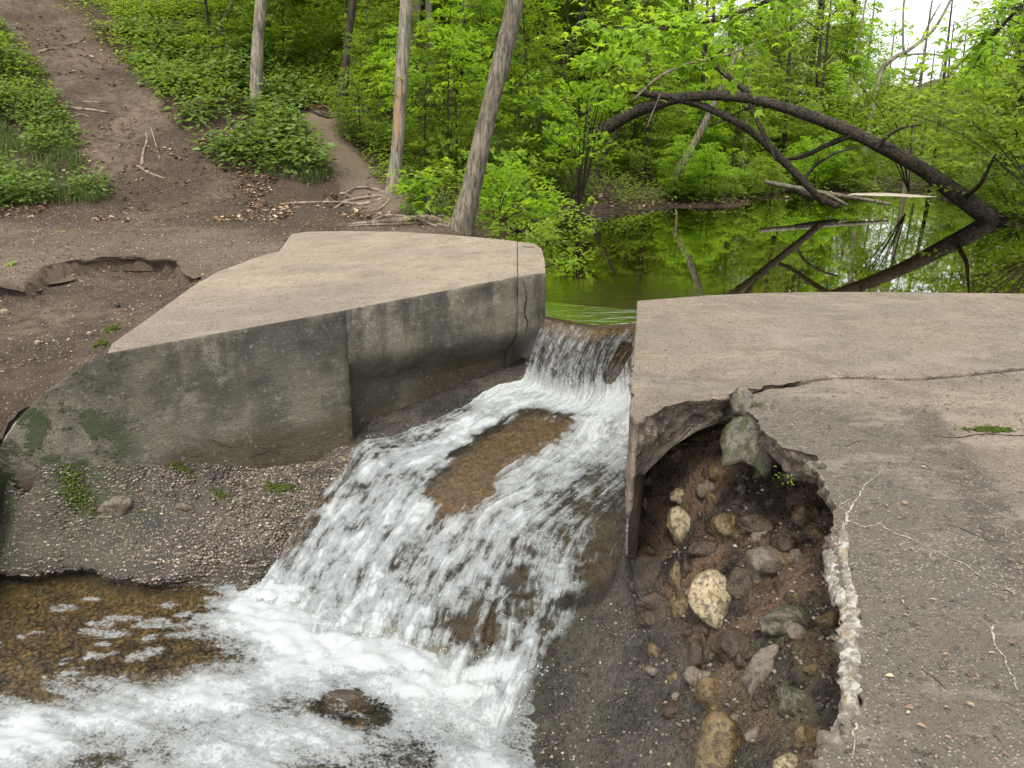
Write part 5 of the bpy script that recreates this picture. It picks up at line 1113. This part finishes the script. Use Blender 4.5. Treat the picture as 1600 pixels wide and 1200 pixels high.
P = bedpts(110000, (-5.5, -1.2), (4.8, 7.4), [(-60, 730), (560, 690), (520, 780), (430, 900), (380, 930), (240, 925), (130, 885), (-60, 875)], .002, 1)
P = P[vn(P[:, 0]*2.5, P[:, 1]*2.5, 0, 5)+r4.random(len(P))*.6 > .50][:26000]; gravel(P, .012, "ledge_gravel", "pale gravel chips cemented in the ledge below the wall", [MAT_GRAV], 2)
P = bedpts(50000, (0, 2.2), (1.6, 6), [(985, 660), (1200, 620), (1330, 900), (1340, 1200), (1040, 1210), (985, 900)], .0, 3)[:2600]; gravel(P, .012, "hole_gravel", "loose stones and grit in the washed out hole", [MAT_GRAV], 4)
P = bedpts(50000, (-.4, 1.4), (1.6, 5.5), [(985, 880), (1040, 1210), (780, 1210), (900, 1000)], .004, 5)[:2200]; gravel(P, .009, "chute_gravel", "grit set in the dark wet rock right of the cascade", [MAT_GRAV], 6)
P = bedpts(60000, (-6.5, -1), (3.4, 6), [(-60, 870), (130, 880), (400, 950), (380, 1020), (-60, 1100)], .0, 7); P = P[P[:, 2] < ZL-.13][:3500]; gravel(P, .03, "streambed_stones", "brown stones under the clear shallow water", [ST_OCHRE], 8, .5)
xs = r4.uniform(-9, -1, 40000); ys = r4.uniform(6, 17, 40000); zs = gz(xs, ys); px, py, _ = proj(np.stack([xs, ys, zs], -1)); k_ = (px > -60) & (px < 640) & (py < 760) & ~in_poly(xs, ys, BLOCK) & ~(front_side(xs, ys) & (xs > E0[0]-.05)); P = np.stack([xs, ys, zs+.002], -1)[k_][:7000]
gravel(P, .013, "path_gravel", "small stones trodden into the dirt path", [MAT_GRAV], 9)
# larger pebbles on the dirt, countable
for k, (px, py, w, lb) in enumerate([(8, 491, 16, "pale tan stone at the left edge of the washed out hollow"), (59, 538, 11, "small pale stone at the lower left of the hollow"), (171, 419, 7, "small pale stone right under the rim of the hollow"), (115, 432, 8, "pale pebble under the left part of the rim"), (140, 523, 9, "tan pebble near the wall end of the hollow"), (180, 480, 16, "dark clod in the middle of the hollow"), (108, 533, 8, "rounded pebble between the two small pale stones")]):
    h = hit(px, py, 4, 20); stone(0, 0, w, w*.8, ST_DARK if "dark" in lb else ST_PALE, lb, "pebble", "pebble", 620+k, P=h, sub=3)
# moss cushions
def cushion(P, sx, sy, h, seed, label, flatz=False):
    r = np.random.default_rng(seed); n = int(260*min(3, max(.6, sx*sy/.006))); q = r.normal(0, .45, (n, 2)); q = q[(q**2).sum(1) < 1.3]; q = q*(1+.5*fbm(q[:, 0]*2, q[:, 1]*2, seed, 2, 1)[:, None]); x, y = P[0]+q[:, 0]*sx, P[1]+q[:, 1]*sy
    zz = P[2]+0*x if flatz else bsurf(x, y); Q = np.stack([x, y, zz+h*(1-(q**2).sum(1)/1.4)*.6+r.normal(0, h*.25, len(q))], -1); o = gravel(Q, max(.008, h*.35), "moss_cushion", label, [MAT_MOSS], seed, .8); o['category'] = "moss"; del o['kind']; o['group'] = "moss cushions on the concrete and ledge"
for k, (px, py, w, hh, lb) in enumerate([(280, 733, 58, 14, "bright green moss cushion at the foot of the wall"), (118, 772, 46, 26, "bright moss patch left of the rounded grey stone on the ledge"), (150, 800, 30, 16, "moss patch just below the rounded grey stone"), (438, 766, 52, 20, "dark green moss patch on the ledge near the cascade"), (345, 776, 34, 12, "thin moss patch in the middle of the ledge")]):
    P0 = hitB(px, py); d = proj(P0)[2]; cushion(P0, w/2*d/FPX, hh*d/FPX*.8, hh/2*d/FPX*.5, 640+k, lb)
P0 = at(1545, 672, -.018); cushion(P0, .16, .04, .012, 650, "flat moss growing in the walkway crack at the right", True)
for (px, py), q in zip(((178, 512), (160, 535)), (1, 2)):
    P0 = ptop(px, py); cushion(P0+[-.02, .02, -.03], .06, .10, .035, 652+q, ("upper" if q == 1 else "lower")+" moss clump on the dirt side edge of the left walkway", True)
# sticks and exposed roots lying on the slope
def stick(q, w, lb, mat=None, z=.012, name="stick", surf='A', cat="stick"):
    if surf == 'A': P = np.array([hit(*p, 4, 40) for p in q]); P[:, 2] = gz(P[:, 0], P[:, 1])+z
    else: P = np.array([at(*p, -.018 if p[1] > 600 else -.0) for p in q]); P[:, 2] += z
    b = P[0].copy(); d = proj(P)[2]; V, F = tube(P-b, np.linspace(w, w*.5, len(P))/2*d/FPX, 6, 3, .2, n=12); add(name, mesh(name, V, F, mats=[mat or MAT_ROOT]), None, tuple(b), lb, cat)
for q, w, lb in [([(222, 262), (224, 240), (230, 222), (228, 208)], 6, "upright broken root stub standing in the middle of the dirt slope"), ([(250, 252), (243, 225), (236, 200)], 3, "thin pale stick leaning beside the root stub"), ([(215, 262), (235, 272), (258, 281)], 5, "stick lying below the root stub"),
    ([(92, 165), (120, 172), (150, 175), (172, 178)], 6, "root crossing the dirt slope at mid height"), ([(60, 84), (75, 80), (90, 77)], 6, "dark root stub near the top of the dirt slope"), ([(112, 185), (128, 181), (140, 184)], 4, "short root below the crossing root"), ([(130, 160), (160, 162)], 3, "short twig above the crossing root"), ([(110, 70), (125, 66), (132, 58)], 4, "curved root right of the dark stub on the upper slope")]: stick(q, w, lb)
for q, w, lb in [([(1557, 581), (1568, 586), (1578, 592)], 2, "twig lying by the long crack of the walkway"), ([(1437, 718), (1449, 720)], 3, "tiny stick on the walkway beside the dark stain"), ([(1440, 1046), (1460, 1060), (1478, 1078)], 3, "thin twig on the near walkway"), ([(1476, 632), (1486, 634)], 2, "short dark twig on the middle of the walkway"), ([(395, 447), (402, 449)], 3, "dark crumb of bark on the left walkway"), ([(255, 497), (275, 495), (290, 499)], 2, "thin twig on the front of the left walkway")]: stick(q, w, lb, MAT_BARK, .004, surf='S', cat="twig") if q[0][0] > 900 else None

V = []
for t in np.linspace(0, 1, 30):
    z = np.interp(t, [0, 1], [atY(624, 235, b4[1])[2], atY(627, 120, b4[1])[2]])-b4[2]; c = np.array([np.interp(z, L4[:, 2], L4[:, 0]), np.interp(z, L4[:, 2], L4[:, 1]), z]); R_ = np.interp(z, L4[:, 2], r4_)*1.035
    for a in np.linspace(-.55, .35, 8)*np.sin(math.pi*(.08+.84*t))-.15+.12*math.sin(t*9): V.append(c+[R_*math.sin(a), -R_*math.cos(a), 0])
add("bare_wood_strip", mesh("bare_wood_strip", V, grid_faces(30, 8), mats=[MAT_PEEL]), peel_r, label="orange strip where the bark has peeled off")
# --- broad lobed leaves
def lobed(name, mat):
    pts = []; 
    for a, r_ in ((-180, .12), (-140, .42), (-115, .33), (-78, .78), (-50, .42), (-38, .62), (-22, .5), (0, 1.05), (22, .5), (38, .62), (50, .42), (78, .78), (115, .33), (140, .42)):
        pts.append((math.cos(math.radians(a))*r_*.62+.35, math.sin(math.radians(a))*r_*.62, -.14*r_*r_+(.05 if abs(a) in (22, 50, 115) else 0)))
    V = np.array([(.35, 0, .03)]+pts); n = len(pts); F = [(0, 1+i, 1+(i+1) % n) for i in range(n)]; V = np.vstack([V, [(0, -.012, 0), (0, .012, 0), (-.25, 0, -.03)]]); F.append((n+1, n+2, n+3))
    return mesh(name, V, F, False, {'var': ('FACE', np.full(len(F), .5))}, mats=[mat])
LEAFM = lobed("leaf", MAT_LEAF_BRIGHT); LEAFD = lobed("leaf", MAT_LEAF)
def place_leaves(root, b, pts, dirs, size, me, tilt=.35, r=r4):
    for p, d in zip(pts, dirs):
        o = add("leaf", me, root, loc=tuple(p)); d = Vector(d).normalized(); up = Vector((r.normal(0, tilt), r.normal(0, tilt), 1)); s = up.cross(d).normalized(); n = d.cross(s)
        from mathutils import Matrix
        o.rotation_euler = Matrix((d, s, n)).transposed().to_euler(); o.scale = (size*r.uniform(.65, 1.2),)*3
def leafy_branch(name, label, main, Y0, w0, nleaf, size, spread_px, subs, me, cat="branch", mat=None, extra=0):
    P = np.array([atY(x, y, yy) for (x, y), yy in zip(main, Y0)]); b = P[0].copy(); C_ = catmull(P, 60); d = proj(P)[2]
    root = add(name, None, loc=tuple(b), label=label, cat=cat); tubes = [tube(P-b, np.linspace(w0, w0*.3, len(P))/2*d/FPX, 7, 2, .1, n=30)]
    pts, drs = [], []; per = nleaf//subs
    for k in range(subs):
        t = r4.uniform(.12, 1); s = C_[int(t*59)]; tg = C_[min(59, int(t*59)+1)]-C_[max(0, int(t*59)-1)]; tg = tg/np.linalg.norm(tg)
        dd = unit(tg*r4.uniform(.2, .8)+r4.normal(0, .6, 3)*[1, .8, .45]+[0, 0, -.15]); L = spread_px*d[0]/FPX*r4.uniform(.5, 1.1); e = s+dd*L; mid_ = (s+e)/2+[0, 0, .04]
        tubes.append(tube(np.array([s, mid_, e])-b, [.006, .004, .002], 4, k, n=6, cap=False)); Q = catmull(np.array([s, mid_, e]), 30); sd = unit(np.cross(dd, [0, 0, 1]))
        for j in range(per):
            u = r4.uniform(.15, 1.05); q = Q[min(29, int(u*29))]; sg = (-1)**j; pts.append(q-b+sd*sg*.01+r4.normal(0, .012, 3)); drs.append(dd*.6+sd*sg*.8+r4.normal(0, .25, 3)+[0, 0, -.25])
    V, F = join(tubes); add("twigs", mesh("twigs", V, F, mats=[mat or MAT_BARK_DARK]), root); place_leaves(root, b, pts[:290], drs[:290], size, me)
    if extra:
        pe = np.array([pts[r4.integers(0, len(pts))]+r4.normal(0, 1, 3)*[.28, .45, .16] for _ in range(extra)]); lv = np.array([v.co[:] for v in me.vertices]); lf = [tuple(f.vertices) for f in me.polygons]; Vs = []
        for q in pe:
            a = r4.uniform(0, 6.28); d = unit(np.array([math.cos(a), math.sin(a), r4.normal(-.1, .25)])); up = np.array([r4.normal(0, .35), r4.normal(0, .35), 1]); s_2 = unit(np.cross(up, d)); n_ = np.cross(d, s_2); Vs.append((lv@np.stack([d, s_2, n_]))*size*r4.uniform(.6, 1.2)+q)
        nv = len(lv); FF = [tuple(i+k*nv for i in f) for k in range(extra) for f in lf]; vr_ = np.repeat(r4.random(extra), len(lf)); add("foliage", mesh("foliage", np.concatenate(Vs), FF, False, {'var': ('FACE', vr_)}, mats=list(me.materials)), root, kind="stuff")
    return root
leafy_branch("maple_branch", "bright lime green branch of lobed leaves hanging in from the top centre", [(1330, -90), (1260, -30), (1180, 10), (1100, 35), (1020, 45), (940, 40)], [7.6, 7.8, 8, 8.2, 8.3, 8.4], 9, 290, .135, 90, 40, LEAFM, extra=420)
leafy_branch("maple_branch", "second bright lime branch dipping lower just right of the first at the top", [(1400, -160), (1300, -70), (1220, 0), (1160, 55), (1110, 92)], [8.4, 8.4, 8.4, 8.4, 8.4], 8, 200, .135, 80, 26, LEAFM, extra=160)
leafy_branch("maple_branch", "bright leafy branch hanging in the top right corner", [(1720, -140), (1640, -40), (1585, 20), (1540, 70), (1520, 110)], [8, 8.1, 8.2, 8.3, 8.4], 9, 230, .13, 100, 28, LEAFM, extra=260)
leafy_branch("broadleaf_shrub", "low shrub with big bright lobed leaves between the two trees at the walkway", [(672, 335), (668, 318), (662, 300), (655, 285)], [13.9, 14, 14.1, 14.2], 6, 150, .26, 60, 26, LEAFM, "shrub")
# shrubs and sprays at the pond corner
def spray_shrub(name, label, base_px, Yb, tips, leaf, mat, n, L, seed, cat="shrub", ln=(.45, .9), jitter=(.25, .35, .18)):
    r = np.random.default_rng(seed); b = at(base_px[0], base_px[1], ZP+.1) if Yb is None else atY(*base_px, Yb); root = add(name, None, loc=tuple(b), label=label, cat=cat)
    st, B, D = [], [], []
    for (x, y, yy) in tips:
        e = atY(x, y, yy); m_ = (b+e)/2+[0, 0, .35*abs(e[2]-b[2])*.5]; Q = np.array([b, m_, e])-b; st.append(tube(Q, [.018, .012, .004], 5, 1, n=8, cap=False)); CQ = catmull(Q, 20)
        for k in range(n):
            t = r.uniform(.35, 1); c = CQ[int(t*19)]; B.append(c+r.normal(0, 1, 3)*jitter); dd = unit(CQ[19]-CQ[10])*.7+r.normal(0, .6, 3)*[1, 1, .3]; D.append(dd)
    V, F = join(st); add("stem", mesh("stem", V, F, mats=[MAT_BARK_DARK]), root)
    B, D = np.array(B), np.array(D); p, d, nn = spray_leaves(B, D, r.uniform(*ln, len(B)), L, r=r); sz = leaf*r.uniform(.7, 1.25, len(p)); add("foliage", leaf_mesh("foliage", p, d, nn, sz, sz*.6, mat, True), root)
spray_shrub("bank_shrub", "leafy shrub overhanging the pond right of the rough barked tree", (775, 350), 14.4, [(760, 300, 14.5), (800, 290, 14.6), (840, 300, 14.8), (870, 315, 15), (820, 330, 14.4), (780, 335, 14.2), (850, 345, 14.6), (800, 262, 15)], .10, MAT_LEAF_BRIGHT, 13, 20, 1)
spray_shrub("bank_shrub", "lower dark green shrub touching the water behind the end pier", (800, 360), 14.0, [(790, 352, 13.6), (830, 362, 13.4), (858, 372, 13.2), (860, 350, 13.8)], .09, MAT_LEAF, 12, 18, 2)
spray_shrub("bank_shrub", "dense green bush behind the rough barked tree", (720, 300), 17.4, [(690, 240, 17.6), (740, 250, 17.8), (790, 255, 18), (760, 215, 18.4), (700, 270, 17.2), (815, 280, 17.4)], .11, MAT_LEAF, 16, 20, 3)
spray_shrub("young_tree", "young bright green tree with layered leaves left of the arch start", (905, 325), 17.5, [(925, 105, 16.4), (960, 90, 16.5), (985, 120, 16.4), (940, 135, 16.4), (905, 150, 16.6), (985, 85, 16.4), (920, 165, 16.5), (890, 190, 16.8), (872, 225, 16.8)], .12, MAT_LEAF_BRIGHT, 8, 17, 4, "tree", (.35, .7), (.22, .3, .10))
spray_shrub("young_tree", "layered leafy bough reaching across behind the slim and rough barked trees", (690, 290), 19.5, [(700, 85, 19), (740, 95, 19), (780, 112, 19), (660, 90, 19.2), (820, 130, 19), (850, 150, 19)], .12, MAT_LEAF_BRIGHT, 9, 20, 5, "tree", (.5, 1.0), (.35, .3, .10))
spray_shrub("fern_spray", "bright feathery frond leaning over the pond beside the end pier", (846, 420), 10.6, [(880, 405, 10.6), (872, 412, 10.5), (888, 398, 10.7)], .05, MAT_LEAF_BRIGHT, 3, 14, 6, "plant", (.18, .3), (.04, .05, .02))
spray_shrub("seedling", "tiny green seedling under the overhanging walkway edge", (1228, 748), 3.7, [(1222, 742, 3.68), (1232, 740, 3.7)], .018, MAT_LEAF_BRIGHT, 2, 4, 7, "plant", (.03, .05), (.006, .006, .004))
for q, (px, py, sf, sz, lb) in enumerate([(1078, 800, 'B', .05, "fresh green leaf lying on the whitish stone"), (1243, 938, 'B', .05, "dark green leaf on the wet soil right of the speckled boulder"), (225, 800, 'B', .05, "pale green leaf lying on the ledge"), (108, 362, 'A', .10, "light green leaf lying on the dirt path"), (20, 410, 'A', .12, "green leaf at the left end of the hollow rim")]):
    P0 = hitB(px, py) if sf == 'B' else hit(px, py, 4, 30); P0 = P0+np.array([0, -.03, .05 if q == 0 else .02]); o = add("fallen_leaf", LEAFM, None, tuple(P0), lb, "leaf"); o.scale = (sz*1.6,)*3; o.rotation_euler = (.3, .1, q*1.3)
spray_shrub("bank_tree", "leafy boughs of a tree hanging in front of the right half of the arched trunk", (1640, 330), 15.6, [(1430, 150, 16.6), (1480, 170, 16.4), (1530, 150, 16.2), (1570, 190, 16), (1460, 205, 19.6), (1510, 230, 19.4), (1565, 240, 18.6), (1595, 250, 17), (1400, 170, 16.8), (1540, 110, 16.6), (1585, 130, 16.3)], .12, MAT_LEAF, 15, 20, 11, "tree", (.5, 1.0), (.4, .4, .25))
spray_shrub("bank_tree", "lighter green boughs above the middle of the arched trunk", (1420, 300), 22, [(1330, 120, 21), (1370, 140, 21), (1390, 175, 21), (1345, 165, 21), (1420, 130, 21), (1310, 150, 21)], .12, MAT_LEAF, 14, 20, 12, "tree", (.5, 1.0), (.4, .4, .25))
spray_shrub("bank_shrub", "dark green shrub around the base of the arched trunk", (1590, 345), 16.8, [(1575, 285, 18.6), (1605, 300, 17.4), (1530, 265, 19), (1610, 330, 16.2), (1560, 300, 19)], .11, MAT_LEAF, 12, 20, 13, "shrub", (.4, .8), (.3, .3, .2))
# far water's brightness put into a pale strip's colour, and dead brush
x_ = np.linspace(0, 1, 60); sb = np.array([at(1338+150*t, 309, ZP) for t in x_]); V = []
for t, p in zip(x_, sb):
    for s in np.linspace(-1, 1, 12): V.append([p[0]+s*.1, p[1]+s*(.5+.5*vn(t*6, 0))*np.sin(np.pi*min(1, t*1.05+.02))+.9+.5*math.sin(t*5), ZP-.02+.05*(1-s*s)*np.sin(np.pi*np.clip(t, .02, .98))+.015*vn(t*20, s*3)])
ms = M("painted_water_shine"); MAT_WATER_SHINE = ms.done(ms.pbr(ms.mix(ms.noise(6, 4, .6), (.30, .26, .21), (.50, .45, .38)), .95, None, .1))
add("bright_water_strip", mesh("bright_water_strip", V, grid_faces(60, 12), mats=[MAT_WATER_SHINE]), kind="structure")
tw = []
for k in range(120):
    p = at(1345+r4.uniform(0, 130), 300, ZP)+[0, r4.uniform(.4, 2.5), .05]; d = r4.normal(0, 1, 3)*[1, .6, .35]; d[2] = abs(d[2]); tw.append(tube([p, p+d*.35, p+d*.7+[0, 0, .05]], [.014, .01, .004], 4, k, cap=False))
V, F = join(tw); add("dead_brush", mesh("dead_brush", V, F, mats=[MAT_ROOT]), label="tangle of pale dead brush along the bright strip of far water", cat="brush", kind="stuff")
# spray droplets thrown up by the falls
P = []; r5 = np.random.default_rng(55)
for k in range(7000):
    i, j = r5.integers(0, NUc), int(r5.choice([r5.integers(160, 300), r5.integers(300, NVc-30)]))
    if fo[i, j] < .5: continue
    P.append(Gd[i, j]+NR[i, j]*abs(r5.normal(0, .03))+r5.normal(0, .01, 3))
mw = M("water_droplet"); MAT_DROP = mw.done(mw.pbr((.7, .73, .73), .3, None, .5))
gravel(np.array(P), .0034, "spray_droplets", "white droplets thrown up by the tumbling water", [MAT_DROP], 60, 1.0)
print("built in", round(time.time()-T0, 1))
